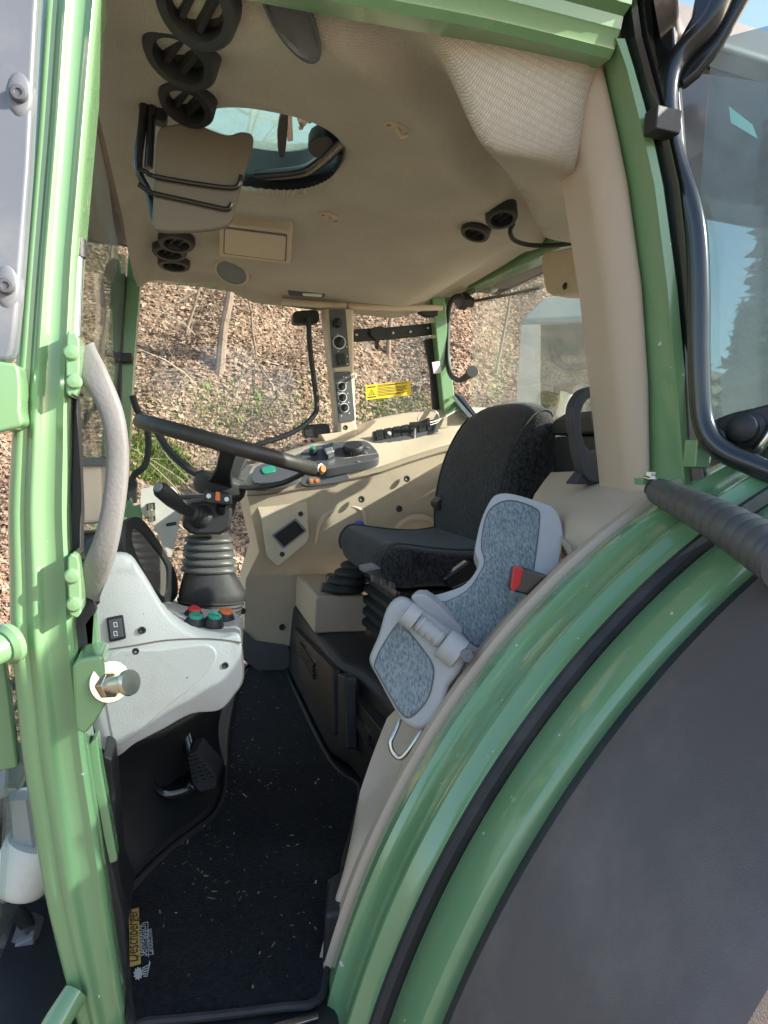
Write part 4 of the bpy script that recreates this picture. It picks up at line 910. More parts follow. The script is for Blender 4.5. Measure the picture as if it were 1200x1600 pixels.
# hinge plate and green foot beyond the column
hg = thing('hinge_plate', 'pale grey plastic plate with a steel latch at the far front corner', 'plate', P(245, 810, y=2.30))
plate('cover', 'pale_grey', hg, sm(PS([(220, 770), (226, 763), (270, 762), (282, 790), (280, 820), (268, 866), (262, 866), (236, 815), (221, 800)], y=2.30), 3), (0, .03, 0), bevel=.006)
plate('recess', 'black_plastic', hg, rrect(PS([(229, 787), (242, 785), (243, 814), (231, 816)], y=2.297), .1), (0, .01, 0))
MB().tube([P(235, 788, y=2.29), P(236, 816, y=2.29)], .008, 12).build('latch_pin', 'zinc', hg)
MB().tube([P(236, 797, y=2.287), P(236.5, 806, y=2.287)], .013, 12).build('latch_roller', 'steel', hg)
plate('slot', 'black_plastic', hg, rrect(PS([(259, 818), (275, 815), (276, 820), (260, 823)], y=2.297), .4), (0, .004, 0))
plate('post_foot', 'green', cab, PS([(192, 798), (203, 778), (208, 792), (222, 788), (222, 818), (214, 812), (192, 808)], y=2.36), (0, .06, 0), bevel=.004)
MB().tube([P(262, 778, y=2.2), P(330, 776, y=2.1)], .008, 12).build('release_rod', 'black_gloss', hg)
# lower kick panel and pedal
kp = thing('kick_panel', 'black moulded kick panel below the front console', 'panel', (0, 1.35, 0))
a0, a1, a2, a3 = P(195, 1375, z=0), P(348, 1205, z=0), P(365, 1075, y=1.56), P(165, 1180, y=1.20)
top = [P(150, 1120, y=1.20), P(220, 1150, y=1.24), P(300, 1115, y=1.35), P(372, 1060, y=1.52)]
bot = [P(188, 1378, z=0), P(250, 1318, z=0), P(325, 1260, z=0), P(352, 1205, z=0)]
g1 = sm(top, 5, False); g2 = sm(bot, 5, False)
kr = [[lerp(a, b, t) + Vector((-.03, .03, 0)) * math.sin(math.pi * t) for a, b in zip(g1, g2)] for t in np.linspace(0, 1, 9)]
kr += [[p + Vector((.012, -.012, -.002)) for p in g2]]
MB().sheet(kr).build('panel', 'black_plastic', kp, angle=60, solid=.006)
MB().sheet([[p + Vector((-.30, .35, 0)) for p in g1], g1]).build('panel_top', 'black_plastic', kp, solid=.004)
plate('side_cheek', 'black_plastic', kp, [p for p in PS([(160, 1180), (175, 1185), (188, 1378), (205, 1420), (195, 1470), (178, 1400)], y=1.08)], (0, .10, 0), bevel=.004)
pr = sm(PS([(232, 1172), (230, 1200), (240, 1228), (262, 1238), (290, 1232), (298, 1222)], y=1.36), 4, False)
MB().sheet([[p + Vector((0, .05, .0)) for p in pr], [p for p in pr], [p + Vector((.01, -.008, -.012)) for p in pr]]).build('pedal_recess', 'black_gloss', kp, solid=.008)
pd = thing('brake_pedal', 'black ribbed rubber brake pedal hanging over the dark floor', 'pedal', P(316, 1215, y=1.36))
pp = PS([(292, 1180), (308, 1176), (340, 1214), (338, 1234), (312, 1240), (300, 1228)], y=1.36)
MB().prism(pp, (.015, .05, .012)).build('pad', 'rubber', pd, bevel=.005)
rb_ = MB()
for i in range(7):
    for j in range(3):
        c_ = lerp(lerp(pp[0], pp[5], (j + .5) / 3), lerp(pp[1], pp[3], (j + .5) / 3), (i + .5) / 7 * .0 + .5); c_ = lerp(lerp(pp[0], pp[1], (j + .5) / 3), lerp(pp[5], pp[2], (j + .5) / 3), (i + .5) / 7)
        rb_.box(c_ - Y * .003, (.006, .006, .004))
rb_.build('pad_ribs', 'rubber', pd)
MB().tube([P(300, 1182, y=1.40), P(285, 1130, y=1.42), P(290, 1090, y=1.45)], .012, 10).build('arm', 'black_gloss', pd)

# ================================================================ steering column and wheel
sc_ = thing('steering_wheel', 'black three spoke steering wheel with a worn rim and spinner mount', 'steering wheel', P(355, 760, y=1.62))
WC = Vector((.118, 1.60, .790)); WN = Vector((.225, -.018, .974)).normalized()
WR = .203; u = (X - WN * X.dot(WN)).normalized(); w = WN.cross(u)
rim = MB(); rg = []
for k in range(72):
    a = 2 * math.pi * k / 72; d = u * math.cos(a) + w * math.sin(a); c_ = WC + d * WR
    wav = 1 + .05 * math.sin(a * 36)
    rg.append([c_ + (d * math.cos(q) * .0155 + WN * math.sin(q) * .017 * (wav if math.sin(q) < 0 else 1)) for q in [2 * math.pi * j / 14 for j in range(14)]])
rg.append(rg[0]); rim.loft(rg, cap=False); rim.build('rim', 'worn_rim', sc_, angle=70)
HB = WC - WN * .085
for a in (R(155), R(-22), R(-95), R(75)):
    d = u * math.cos(a) + w * math.sin(a); s_ = w * math.cos(a) - u * math.sin(a)
    pth = sm([HB + d * .02, HB + d * .07 + WN * .004, HB + d * .14 + WN * .035, WC + d * (WR - .006)], 5, False); r_ = []
    for i, p in enumerate(pth):
        k = i / (len(pth) - 1); wd = lerp(.036, .016, min(1, k * 1.5)); r_.append([p + s_ * wd + WN * .006, p + s_ * wd - WN * .006, p - s_ * wd - WN * .006, p - s_ * wd + WN * .006])
    MB().loft(r_).build('spoke', 'black_plastic', sc_, bevel=.004)
MB().lathe([(.052, -.035), (.060, -.02), (.060, .006), (.05, .016), (.0001, .02)], HB, WN, 32).build('hub', 'black_plastic', sc_, bevel=.002)
q = WC + (u * math.cos(R(-25)) + w * math.sin(R(-25))) * (WR + .004)
ms = MB().lathe([(.013, -.026), (.015, -.01), (.016, .012), (.012, .02), (.0001, .022)], q, (.55, -.75, .1), 18).build('spinner_mount', 'steel', sc_)
MB().lathe([(.009, .0225), (.008, .026), (.0001, .026)], q, (.55, -.75, .1), 14).build('mount_bolt', 'orange', ms)
col_ = thing('steering_column', 'black steering column with rubber bellows, boot and shift lever', 'steering column', P(330, 960, y=1.60))
cy_ = 1.58
def ell(px0, px1, py, y, k=.8, n=28, tilt=0):
    a, b = P(px0, py, y=y), P(px1, py, y=y); c_ = (a + b) / 2; r_ = (b - a).length / 2; ax_ = (b - a).normalized()
    return [c_ + ax_ * r_ * math.copysign(abs(math.cos(q)) ** .8, math.cos(q)) + Y * r_ * k * math.copysign(abs(math.sin(q)) ** .8, math.sin(q)) for q in [2 * math.pi * j / n for j in range(n)]]
bl = []
for k in range(5):
    y0 = 838 + k * 11.5; e = k * 1.3
    bl += [ell(292 - e, 361 + e, y0, cy_), ell(288 - e, 364 + e, y0 + 3, cy_), ell(288 - e, 364.5 + e, y0 + 6.5, cy_), ell(293 - e, 360 + e, y0 + 9.5, cy_)]
MB().loft(bl).build('bellows', 'grey_rubber' if 'grey_rubber' in MAT else 'rubber', col_, angle=60)
bt = [ell(288, 366, 893, cy_), ell(284, 374, 906, cy_), ell(280, 383, 922, cy_), ell(279, 384, 930, cy_), ell(281, 381, 936, cy_)]
MB().loft(bt).build('boot', 'rubber', col_, angle=60)
bt = []
for k in range(4):
    y0 = 934 + k * 6; bt += [ell(280 + k, 380 - k, y0, cy_), ell(276 + k, 383 - k * 2, y0 + 2.5, cy_), ell(280 + k, 379 - k, y0 + 5, cy_)]
bt += [ell(283, 374, 985, cy_)]
MB().loft(bt).build('boot_folds', 'rubber', col_, angle=60)
hb_ = PS([(290, 792), (300, 785), (330, 782), (362, 786), (364, 800), (360, 826), (345, 836), (300, 836), (284, 824)], y=cy_ - .06)
MB().prism(hb_, (0, .12, 0)).build('switch_housing', 'black_plastic', col_, bevel=.008, segs=3)
MB().tube([P(345, 800, y=cy_), P(352, 775, y=cy_ + .01), HB - WN * .02], .03, 16).build('column_tube', 'black_plastic', col_)
MB().tube([P(345, 800, y=cy_ - .05), P(347, 786, y=cy_ - .09)], .012, 10).build('switch_arm', 'black_gloss', col_)
rs = plate('rocker_block', 'black_plastic', col_, rrect(PS([(320, 766), (362, 772), (364, 790), (318, 786)], y=cy_ - .12), .25), (0, .035, 0), bevel=.005)
plate('rocker_stripe', 'orange', rs, PS([(337, 768), (344, 769), (344, 783), (336, 782)], y=cy_ - .1225), (0, .004, 0), bevel=.001)
for px, py in ((326, 775), (354, 780)): MB().lathe([(.0028, -.0005), (.005, -.0005), (.005, .0012), (.0028, .0012)], P(px, py, y=cy_ - .121), (0, -1, 0), 16).build('rocker_mark', 'print_white', rs)
lv = [P(312, 806, y=cy_ - .07), P(296, 800, y=cy_ - .10), P(285, 795, y=cy_ - .12), P(268, 780, y=cy_ - .16), P(252, 766, y=cy_ - .19), P(248, 762, y=cy_ - .197)]
MB().tube(lv, [.008, .010, .012, .0165, .0165, .012], 18).build('shift_lever', 'black_plastic', col_)
cb = []
for k, t in enumerate(np.linspace(0, 1, 9)): cb.append(.026 - .013 * t + (.003 if k % 2 else 0))
MB().tube([lerp(P(316, 808, y=cy_ - .055), lv[1], t) for t in np.linspace(0, 1, 9)], cb, 18).build('lever_boot', 'rubber', col_)
MB().lathe([(.009, 0), (.010, .003), (.007, .006), (.0001, .006)], lv[-1], (lv[-1] - lv[-3]), 16).build('lever_button', 'mid_grey', col_)

# ================================================================ driver seat
ds = thing('driver_seat', 'black fabric driver seat with rounded backrest facing the steering wheel', 'seat', (.65, 1.74, .25))
def pillow(side, yc, hw, e, k0, origin, n=15, bul=0):
    rs_ = []
    for i in range(n):
        t = -1 + 2 * i / (n - 1); t = math.copysign(abs(t) ** .8, t); s_ = max(.02, (1 - abs(t) ** e)) ** (1 / e); kk = lerp(k0, 1, s_)
        rs_.append([Vector((origin[0] + (x - origin[0]) * kk + bul * (1 - s_), yc + hw * t, origin[1] + (z - origin[1]) * kk)) for x, z in side])
    return rs_
cs = [(.475, .50), (.468, .53), (.48, .558), (.51, .575), (.60, .565), (.72, .560), (.84, .58), (.88, .56), (.88, .48), (.75, .465), (.60, .47), (.50, .465)]
cs = [(v.x, v.z) for v in sm([(a, 0, b) for a, b in cs], 3)]
MB().loft(pillow(cs, 1.75, .27, 5, .55, (.66, .52))).build('cushion', 'seat_fabric', ds, angle=80, sub=1)
bs = [(.80, .50), (.775, .56), (.77, .66), (.79, .78), (.825, .87), (.865, .932), (.90, .952), (.93, .935), (.935, .85), (.925, .70), (.91, .55), (.87, .49)]
bs = [(v.x, v.z) for v in sm([(a, 0, b) for a, b in bs], 3)]
MB().loft(pillow(bs, 1.75, .262, 3.0, .58, (.86, .60), bul=-.01)).build('backrest', 'seat_fabric', ds, angle=80, sub=1)
MB().prism([(.52, 1.54, .462), (.86, 1.54, .462), (.86, 1.96, .462), (.52, 1.96, .462)], (0, 0, -.03)).build('seat_pan', 'black_gloss', ds, bevel=.012)
def welt(side, yc, hw, e, k0, origin, t, bul=0):
    s_ = max(.02, (1 - abs(t) ** e)) ** (1 / e); kk = lerp(k0, 1, s_) * 1.004
    return [Vector((origin[0] + (x - origin[0]) * kk + bul * (1 - s_), yc + hw * t, origin[1] + (z - origin[1]) * kk)) for x, z in side]
for t in (-.80, .80):
    w_ = welt(bs, 1.75, .262, 3.0, .58, (.86, .60), t, -.01); MB().tube(w_[2:22], .0035, 6).build('piping', 'rubber', ds)
    w_ = welt(cs, 1.75, .27, 5, .55, (.66, .52), t); MB().tube(w_[0:20], .0035, 6).build('piping', 'rubber', ds)
sus = []
for k in range(5):
    z0 = .265 + k * .034
    for dz, g in ((0, .0), (.010, .014), (.024, .014), (.033, 0)): sus.append([Vector((.71 + sx * (.15 + g), 1.77 + sy * (.16 + g), z0 + dz)) for sx, sy in ((-1, -1), (1, -1), (1, 1), (-1, 1))])
MB().loft(sus).build('suspension_bellows', 'rubber', ds, bevel=.006)
plate('adjust_lever', 'mid_grey', ds, PS([(567, 887), (588, 883), (596, 889), (568, 895)], y=1.49), (0, .04, 0), bevel=.003)
plate('belt_bracket', 'black_plastic', ds, sm(PS([(672, 782), (690, 772), (712, 778), (715, 790), (690, 800), (676, 794)], y=1.96), 2), (0, -.06, 0), bevel=.005)
bkl = plate('side_buckle', 'black_gloss', ds, PS([(692, 905), (734, 876), (745, 890), (742, 905), (706, 922)], y=1.42), (0, .03, 0), bevel=.006)
for k in range(3): plate('bracket_slot', 'dark_grey', ds, rrect(PS([(583 + k * 14, 900 + k * 5), (590 + k * 14, 902 + k * 5), (590 + k * 14, 912 + k * 5), (583 + k * 14, 910 + k * 5)], y=1.50), .2), (0, .02, 0), bevel=.001)

# ================================================================ seat pedestal and small gear box beside it
pdl = thing('seat_pedestal', 'black moulded plastic pedestal with vent slots under the driver seat', 'pedestal', (.6, 1.8, 0))
pb_ = [Vector(p) for p in [(.395, 2.40, 0), (.395, 1.66, 0), (.43, 1.58, 0), (.455, 1.22, 0), (1.0, 1.22, 0), (1.0, 2.40, 0)]]
MB().loft([pb_, [p + Vector((.012 if p.x < .5 else 0, 0, .235)) for p in pb_], [p + Vector((.03 if p.x < .5 else 0, 0, .25)) for p in pb_]]).build('base_box', 'black_plastic', pdl, bevel=.010, segs=3)
def slots(px4, n, xx, nm):
    a, b, c_, d = [P(*p, x=xx) for p in px4]
    plate(nm, 'black_gloss', pdl, rrect([a, b, c_, d], .12), (.006, 0, 0), bevel=.002)
    for k in range(n):
        t = (k + .5) / n; p, q_ = lerp(a, d, t), lerp(b, c_, t); MB().box((p + q_) / 2 + Vector((-.003, 0, 0)), (.006, (q_ - p).length * .86, .007)).build('slat', 'black_plastic', pdl)
plate('front_panel', 'black_plastic', pdl, rrect([P(*p, x=.388) for p in [(458, 980), (520, 1046), (522, 1150), (470, 1060)]], .06), (.02, 0, 0), bevel=.004)
plate('front_panel', 'black_plastic', pdl, rrect([P(*p, x=.424) for p in [(543, 1078), (596, 1142), (598, 1212), (546, 1164)]], .06), (.03, 0, 0), bevel=.004)
plate('corner_rib', 'black_plastic', pdl, PS([(527, 1052), (538, 1058), (540, 1172), (528, 1166)], x=.392), (.03, 0, 0), bevel=.005)
slots([(468, 1004), (494, 1034), (494, 1062), (470, 1030)], 4, .385, 'vent_recess')
slots([(546, 1098), (582, 1150), (582, 1172), (548, 1118)], 3, .421, 'vent_recess')
ar = thing('lever_box', 'pinkish beige box with rubber boot lever between pedestal and far console', 'lever box', P(520, 950, y=2.05))
ab = [P(472, 905, y=2.34), P(476, 899, y=2.36), P(566, 897, y=2.20)]
bx = [Vector(p) for p in [(.405, 2.30, .25), (.40, 1.93, .25), (.56, 1.93, .25), (.56, 2.30, .25)]]
MB().loft([bx, [p + Vector((0, 0, .10)) for p in bx], [p + Vector((.006 if p.x < .5 else -.006, .006 if p.y < 2 else -.006, .112)) for p in bx]]).build('box', 'beige_pink', ar, bevel=.006)
gb = []
gq = P(538, 905, y=1.98)
for k in range(6):
    t = k / 5; c_ = gq + Vector((.0 + .05 * t, -.03 * t, -.035 + .12 * t)); r0 = lerp(.062, .026, t)
    for dz, g in ((0, 0), (.006, .007), (.013, .006), (.019, -.002)): gb.append([c_ + Z * dz + Vector((math.cos(q) * (r0 + g), math.sin(q) * (r0 + g), 0)) for q in [2 * math.pi * j / 24 for j in range(24)]])
MB().loft(gb).build('lever_boot', 'rubber', ar, angle=60)
for px, py in ((517, 902), (509, 916)):
    q = P(px, py, y=2.08 if py < 910 else 2.0); MB().lathe([(.016, -.03), (.016, .006), (.013, .010), (.0001, .010)], q, (0, -.2, 1), 18).build('knob', 'black_gloss', ar)

# ================================================================ folding passenger seat
ps_ = thing('passenger_seat', 'light grey folding passenger seat with blue grey carpet pads beside the door', 'seat', P(690, 1000, y=1.03))
b0 = P(800, 880, y=1.05); bn = Vector((-.36, -.82, .44)).normalized()
def B(px, py, h=0): return PL(px, py, b0 + bn * h, bn)
shell = [(776, 772), (800, 771), (845, 784), (868, 795), (880, 830), (874, 880), (858, 930), (835, 990), (800, 1030), (740, 1020), (700, 990), (668, 950), (650, 934), (684, 928), (720, 916), (738, 900), (748, 880), (742, 862), (744, 845), (752, 812), (764, 785)]
MB().prism(sm([B(*p) for p in shell], 3), -bn * .055).build('back_shell', 'seat_shell', ps_, bevel=.012, segs=4)
fab = [(786, 784), (808, 784), (838, 796), (843, 812), (838, 860), (832, 900), (822, 950), (800, 990), (775, 1012), (742, 1008), (720, 985), (676, 944), (700, 938), (730, 922), (748, 898), (757, 878), (752, 855), (756, 820), (766, 796)]
MB().prism(sm([B(*p, .002) for p in fab], 3), -bn * .012).build('back_pad', 'grey_fabric', ps_, bevel=.004, segs=3)
MB().prism(sm([B(*p, .0012) for p in [(p[0] + (p[0] - 785) * .02, p[1] + (p[1] - 895) * .014) for p in fab]], 3), -bn * .012).build('pad_seam', 'dark_grey', ps_)
s0 = P(640, 1040, y=.992); sn = Vector((-.55, -.80, .22)).normalized()
def S(px, py, h=0): return PL(px, py, s0 + sn * h, sn)
sh2 = [(602, 950), (620, 932), (640, 940), (700, 985), (722, 1010), (720, 1045), (700, 1075), (695, 1110), (680, 1132), (655, 1142), (630, 1132), (612, 1105), (588, 1060), (575, 1035), (578, 1018), (590, 990)]
MB().prism(sm([S(*p) for p in sh2], 3), -sn * .05).build('cushion_shell', 'seat_shell', ps_, bevel=.011, segs=4)
fb2 = [(622, 974), (630, 978), (660, 1015), (676, 1042), (674, 1070), (668, 1090), (655, 1108), (640, 1120), (628, 1115), (612, 1090), (590, 1050), (586, 1038), (598, 1010)]
MB().prism(sm([S(*p, .003) for p in fb2], 3), -sn * .012).build('cushion_pad', 'grey_fabric', ps_, bevel=.004, segs=3)
MB().prism(sm([S(*p, .0015) for p in [(632 + (p[0] - 632) * 1.04, 1045 + (p[1] - 1045) * 1.03) for p in fb2]], 3), -sn * .01).build('pad_seam', 'dark_grey', ps_)
ha, hb2 = P(632, 955, y=1.00), P(714, 1020, y=.955)
for t0, t1, r_, nm in ((.02, .24, .020, 'hinge_barrel'), (.25, .72, .0135, 'hinge_bar'), (.73, 1.06, .026, 'hinge_barrel')):
    p_, q_ = lerp(ha, hb2, t0), lerp(ha, hb2, t1); MB().tube([p_, lerp(p_, q_, .05), lerp(p_, q_, .95), q_], [r_ * .85, r_, r_, r_ * .85], 20).build(nm, 'seat_shell', ps_)
for k in range(4):
    p_ = lerp(ha, hb2, .30 + k * .11); MB().tube([p_, lerp(ha, hb2, .335 + k * .11)], .0160, 16).build('hinge_rib', 'seat_shell', ps_)
plate('hinge_yoke', 'seat_shell', ps_, sm(PS([(640, 934), (662, 928), (690, 950), (740, 1000), (772, 1012), (768, 1036), (735, 1042), (712, 1020), (690, 1000), (668, 968)], y=1.03), 2), (.02, .035, 0), bevel=.006, segs=3)
MB().lathe([(.010, -.004), (.010, .003), (.004, .004), (.0001, .001)], hb2 + Vector((.004, -.028, .004)), (.2, -1, .1), 16).build('hinge_pin', 'mid_grey', ps_)
plate('seat_bracket', 'black_plastic', ps_, PS([(705, 1048), (735, 1042), (730, 1085), (700, 1085)], y=1.04), (0, .03, 0), bevel=.004)
MB().tube(sm([S(626, 1122, -.02), S(616, 1146, -.008), S(610, 1160, -.004), S(614, 1176, -.004), S(626, 1184, -.004), S(640, 1170, -.004), S(656, 1146, -.008), S(664, 1130, -.02)], 5, False), .0042, 10).build('release_loop', 'steel', ps_)

bu = thing('seat_belt_buckle', 'black seat belt buckle with red release button beside the passenger seat', 'buckle', P(840, 905, y=1.0))
pth = [P(796, 902, y=.985), P(812, 905, y=.98), P(845, 915, y=.965), P(872, 925, y=.955)]; r_ = []
for i, p in enumerate(pth):
    t = (pth[min(i + 1, 3)] - pth[max(0, i - 1)]).normalized(); up = Vector((.15, 0, 1)); up = (up - t * up.dot(t)).normalized(); sd = t.cross(up); hh, ww = [.019, .021, .020, .017][i], [.010, .013, .014, .012][i]
    r_.append([p + up * hh - sd * ww, p + up * hh + sd * ww, p - up * hh + sd * ww, p - up * hh - sd * ww])
MB().loft(r_).build('body', 'black_gloss', bu, bevel=.004, segs=3)
rq = PS([(799, 920), (804, 884), (819, 887), (813, 915), (804, 924)], y=.972)
plate('release_button', 'red', bu, [p + Vector((-.004, -.006, 0)) for p in rq], (.004, .012, 0), bevel=.002)
MB().tube([P(868, 924, y=.955), P(905, 940, y=.96)], .008, 10).build('strap', 'black_plastic', bu)

# ================================================================ storage box, bottle holder, outside lever
stb = thing('storage_box', 'black lidded storage box standing on the rear shelf', 'box', (.93, 1.36, .745))
bx = [P(858, 745, y=1.42), P(945, 752, y=1.22)]
f0, f1 = Vector((.905, 1.50, .748)), Vector((.885, 1.21, .746))
bt_ = [f0, f1, f1 + Vector((.17, -.01, 0)), f0 + Vector((.15, .02, 0))]
MB().loft([bt_, [p + Vector((-.004, 0, .105)) for p in bt_]]).build('bin', 'black_plastic', stb, bevel=.008)
MB().loft([[p + Vector((-.008 if i in (0, 1) else .006, .008 if i in (0, 3) else -.006, .108)) for i, p in enumerate(bt_)], [p + Vector((-.008 if i in (0, 1) else .006, .008 if i in (0, 3) else -.006, .142)) for i, p in enumerate(bt_)], [p + Vector((.02 if i in (0, 1) else -.01, -.01 if i in (0, 3) else .01, .165)) for i, p in enumerate(bt_)]]).build('lid', 'black_plastic', stb, bevel=.008)
bh = thing('bottle_holder', 'grey plastic bottle holder ring clipped beside the near door post', 'bottle holder', P(935, 755, y=1.12))
ho = PS([(896, 655), (899, 630), (912, 610), (932, 602), (952, 598), (962, 610), (966, 650), (968, 700), (968, 750), (940, 755), (918, 748), (908, 720), (902, 690)], y=1.10)
hi = PS([(908, 650), (912, 634), (922, 622), (938, 616), (948, 616), (948, 650), (949, 670), (948, 690), (940, 702), (925, 705), (914, 695), (910, 680), (908, 665)], y=1.10)
so_, si_ = sm(ho, 4), sm(hi, 4)
MB().loft([so_, [p + Y * .03 for p in so_], [p + Y * .03 for p in si_], si_, so_], cap=False).build('ring', 'slate', bh, bevel=.003)
MB().lathe([(.03, 0), (.034, .004), (.034, .05), (.030, .05)], P(944, 655, y=1.16), (-.3, -.9, .2), 30, sc=(.8, 1.3), u=X).build('cup', 'slate', bh)
plate('foot', 'slate', bh, PS([(895, 757), (912, 735), (968, 735), (968, 757)], y=1.11), (0, .03, 0), bevel=.003)
lr = thing('outside_lever', 'white lever with a black grip behind the rear window', 'lever', P(885, 640, x=1.13))
MB().tube([P(878, 650, x=1.15), P(884, 628, x=1.15), P(887, 612, x=1.15)], [.020, .018, .022], 14).build('shank', 'white_plastic', lr)
MB().tube([P(872, 608, x=1.15), P(888, 605, x=1.15), P(904, 609, x=1.15)], .018, 14).build('grip', 'black_plastic', lr)

# ================================================================ floor mat
fm = thing('floor_mat', 'black carpet floor mat with dealer lettering and straw bits', 'floor mat', (.2, 1.5, 0))
mo = PS([(206, 1605), (196, 1500), (192, 1425), (215, 1385), (270, 1330), (330, 1285), (352, 1235), (356, 1150), (372, 1075), (392, 1040), (440, 1036), (455, 1070), (505, 1175), (535, 1215), (562, 1235), (552, 1300), (538, 1350), (530, 1420), (512, 1520), (496, 1572), (440, 1582), (330, 1596), (230, 1605)], z=.002)
MB().prism(mo, (0, 0, .008)).build('carpet', 'carpet', fm, bevel=.002)
ed = sm([p + Z * .008 for p in mo], 3)
MB().tube(ed + [ed[0]], .006, 8).build('binding', 'rubber', fm)
def text(s, p, ux, uy, h, m_, par, nm='lettering', lab=None):
    cu = bpy.data.curves.new('t', 'FONT'); cu.body = s; cu.size = 1; cu.resolution_u = 3; o = bpy.data.objects.new('t', cu); COL.objects.link(o)
    dg = bpy.context.evaluated_depsgraph_get(); me = bpy.data.meshes.new_from_object(o.evaluated_get(dg)); bpy.data.objects.remove(o)
    wid = max(v.co.x for v in me.vertices); off = ORI[par.name]
    L_ = Vector(ux)
    for v in me.vertices: v.co = p + L_ * (v.co.x / wid) + Vector(uy).normalized() * v.co.y * h - off
    me.materials.clear(); me.materials.append(MAT[m_]); ob = bpy.data.objects.new(nm, me); COL.objects.link(ob); ob.parent = par; ORI[ob.name] = off
    if lab: ob['label'] = lab
    return ob
mz = .0125
def M_(px, py, dz=0): return P(px, py, z=mz + dz)
plate('gold_bar', 'print_gold', fm, [M_(203, 1510), M_(201, 1422), M_(217, 1418), M_(220, 1505)], (0, 0, -.001))
a_, b_ = M_(216, 1502, .001), M_(215, 1421, .001); dirt = b_ - a_; up = (M_(203, 1505) - M_(218, 1503))
text('Deschberger', a_, dirt, up, .026, 'print_black', fm, lab='black lettering on a gold bar')
a_, b_ = M_(230, 1494), M_(228, 1444); text('Senftenbach', a_, b_ - a_, up, .020, 'print_silver', fm, lab='silver lettering')
a_, b_ = M_(240, 1492), M_(237, 1450); text('Landtechnik', a_, b_ - a_, up, .018, 'print_silver', fm, lab='small silver lettering')
lg = MB()
for pts in ([(231.5, 1496), (230.5, 1440), (231.5, 1440), (232.5, 1496)], [(222, 1442), (231, 1440), (231, 1441), (222, 1443)]): lg.add([M_(*p) for p in pts], [(0, 1, 2, 3)])
gc = M_(216, 1521); u_ = (M_(222, 1520) - gc); v_ = M_(216, 1512) - gc; pts = []
for k in range(40):
    a = 2 * math.pi * k / 40; r = 1.0 if k % 4 < 2 else 1.28; pts.append(gc + u_ * math.cos(a) * r + v_ * math.sin(a) * r * .9)
lg.add(pts + [gc], [(i, (i + 1) % 40, 40) for i in range(40)])
for k in range(5):
    lg.add([M_(222 + k * .5, 1512 + k * 3), M_(222 + k * .5, 1514 + k * 3), M_(233 - k * .6, 1508 + k * 4.5), M_(233 - k * .6, 1506.5 + k * 4.5)], [(0, 1, 2, 3)])
lg.add([M_(233, 1500), M_(235, 1504), M_(230, 1526), M_(229, 1525), M_(233, 1504)], [(0, 1, 2, 3, 4)])
lg.build('emblem', 'print_silver', fm, flat=True)
def crumbs():
    V = []; Fc = []; poly = [(p.x, p.y) for p in mo]
    def inside(x, y):
        c_ = False
        for i in range(len(poly)):
            (x1, y1), (x2, y2) = poly[i - 1], poly[i]
            if (y1 > y) != (y2 > y) and x < (x2 - x1) * (y - y1) / (y2 - y1) + x1: c_ = not c_
        return c_
    clus = [(random.uniform(.0, .4), random.uniform(.95, 2.0)) for _ in range(9)]; n = 0
    while n < 420:
        if random.random() < .65:
            k_ = random.choice(clus); x, y = random.gauss(k_[0], .06), random.gauss(k_[1], .09)
        else: x, y = random.uniform(-.1, .45), random.uniform(.9, 2.3)
        if not inside(x, y): continue
        n += 1; a = random.random() * 6.28; L_ = random.choice([.0008, .0011, .0014, .002, .0045]) * random.uniform(.5, 1.1) * (2.2 if random.random() < .05 else 1); W_ = random.uniform(.0006, .0015) if L_ > .004 else L_ * .4
        o = len(V); c_, s_ = math.cos(a), math.sin(a); z = .0125
        V += [(x + c_ * L_ - s_ * W_, y + s_ * L_ + c_ * W_, z), (x - c_ * L_ - s_ * W_, y - s_ * L_ + c_ * W_, z + .002), (x - c_ * L_ + s_ * W_, y - s_ * L_ - c_ * W_, z + .002), (x + c_ * L_ + s_ * W_, y + s_ * L_ - c_ * W_, z)]; Fc.append((o, o + 1, o + 2, o + 3))
    me = bpy.data.meshes.new('straw_bits'); me.from_pydata(V, [], Fc); me.materials.append(MAT['straw']); o = bpy.data.objects.new('straw_bits', me); COL.objects.link(o)
    tag(o, 'scattered straw bits and crumbs lying on the floor mat', 'straw', kind='stuff')
crumbs()

# ================================================================ open door at the right
dr = thing('cab_door', 'open glass cab door swung back, with black tube handle and dark frame', 'door', (.85, .88, .70))
DH = Vector((.835, .895, 0)); DU = Vector((.62, -.785, 0)).normalized(); DN = Vector((DU.y, -DU.x, 0))   # hinge line, direction along the open door, outward normal
if DN.dot(Vector((-DH.x, -DH.y, 0))) < 0: DN = -DN
def D(px, py, h=0): return PL(px, py, DH + DN * h, DN)
# frame: hinge side rail, upper slanted member, lower rail
def drail(pts, h0, h1, name, m_, bev=.006):
    return plate(name, m_, dr, [D(*p, h0) for p in pts], DN * (h1 - h0), bevel=bev)
drail([(1016, -60), (1052, -60), (1060, 60), (1078, 300), (1092, 450), (1102, 620), (1112, 830), (1086, 830), (1074, 600), (1058, 400), (1040, 200), (1024, 40)], 0, .03, 'hinge_rail', 'black_gloss')
drail([(1044, 120), (1056, 84), (1082, 36), (1100, -60), (1215, -60), (1170, 10), (1130, 80), (1095, 124), (1068, 146)], .02, .04, 'upper_arm', 'black_gloss', .008)
hp_ = sm([D(1150, -60, .05), D(1112, 30, .05), D(1066, 82, .05), D(1046, 120, .055), D(1042, 170, .06), D(1052, 240, .06), D(1076, 310, .06), D(1088, 370, .06), D(1092, 460, .06), D(1092, 560, .06), D(1096, 640, .06), D(1108, 682, .065), D(1135, 708, .07), D(1180, 728, .075), D(1260, 760, .08)], 6, False)
MB().tube(hp_, .0165, 18).build('handle_tube', 'black_gloss', dr, angle=60, label='thick glossy black door handle tube')
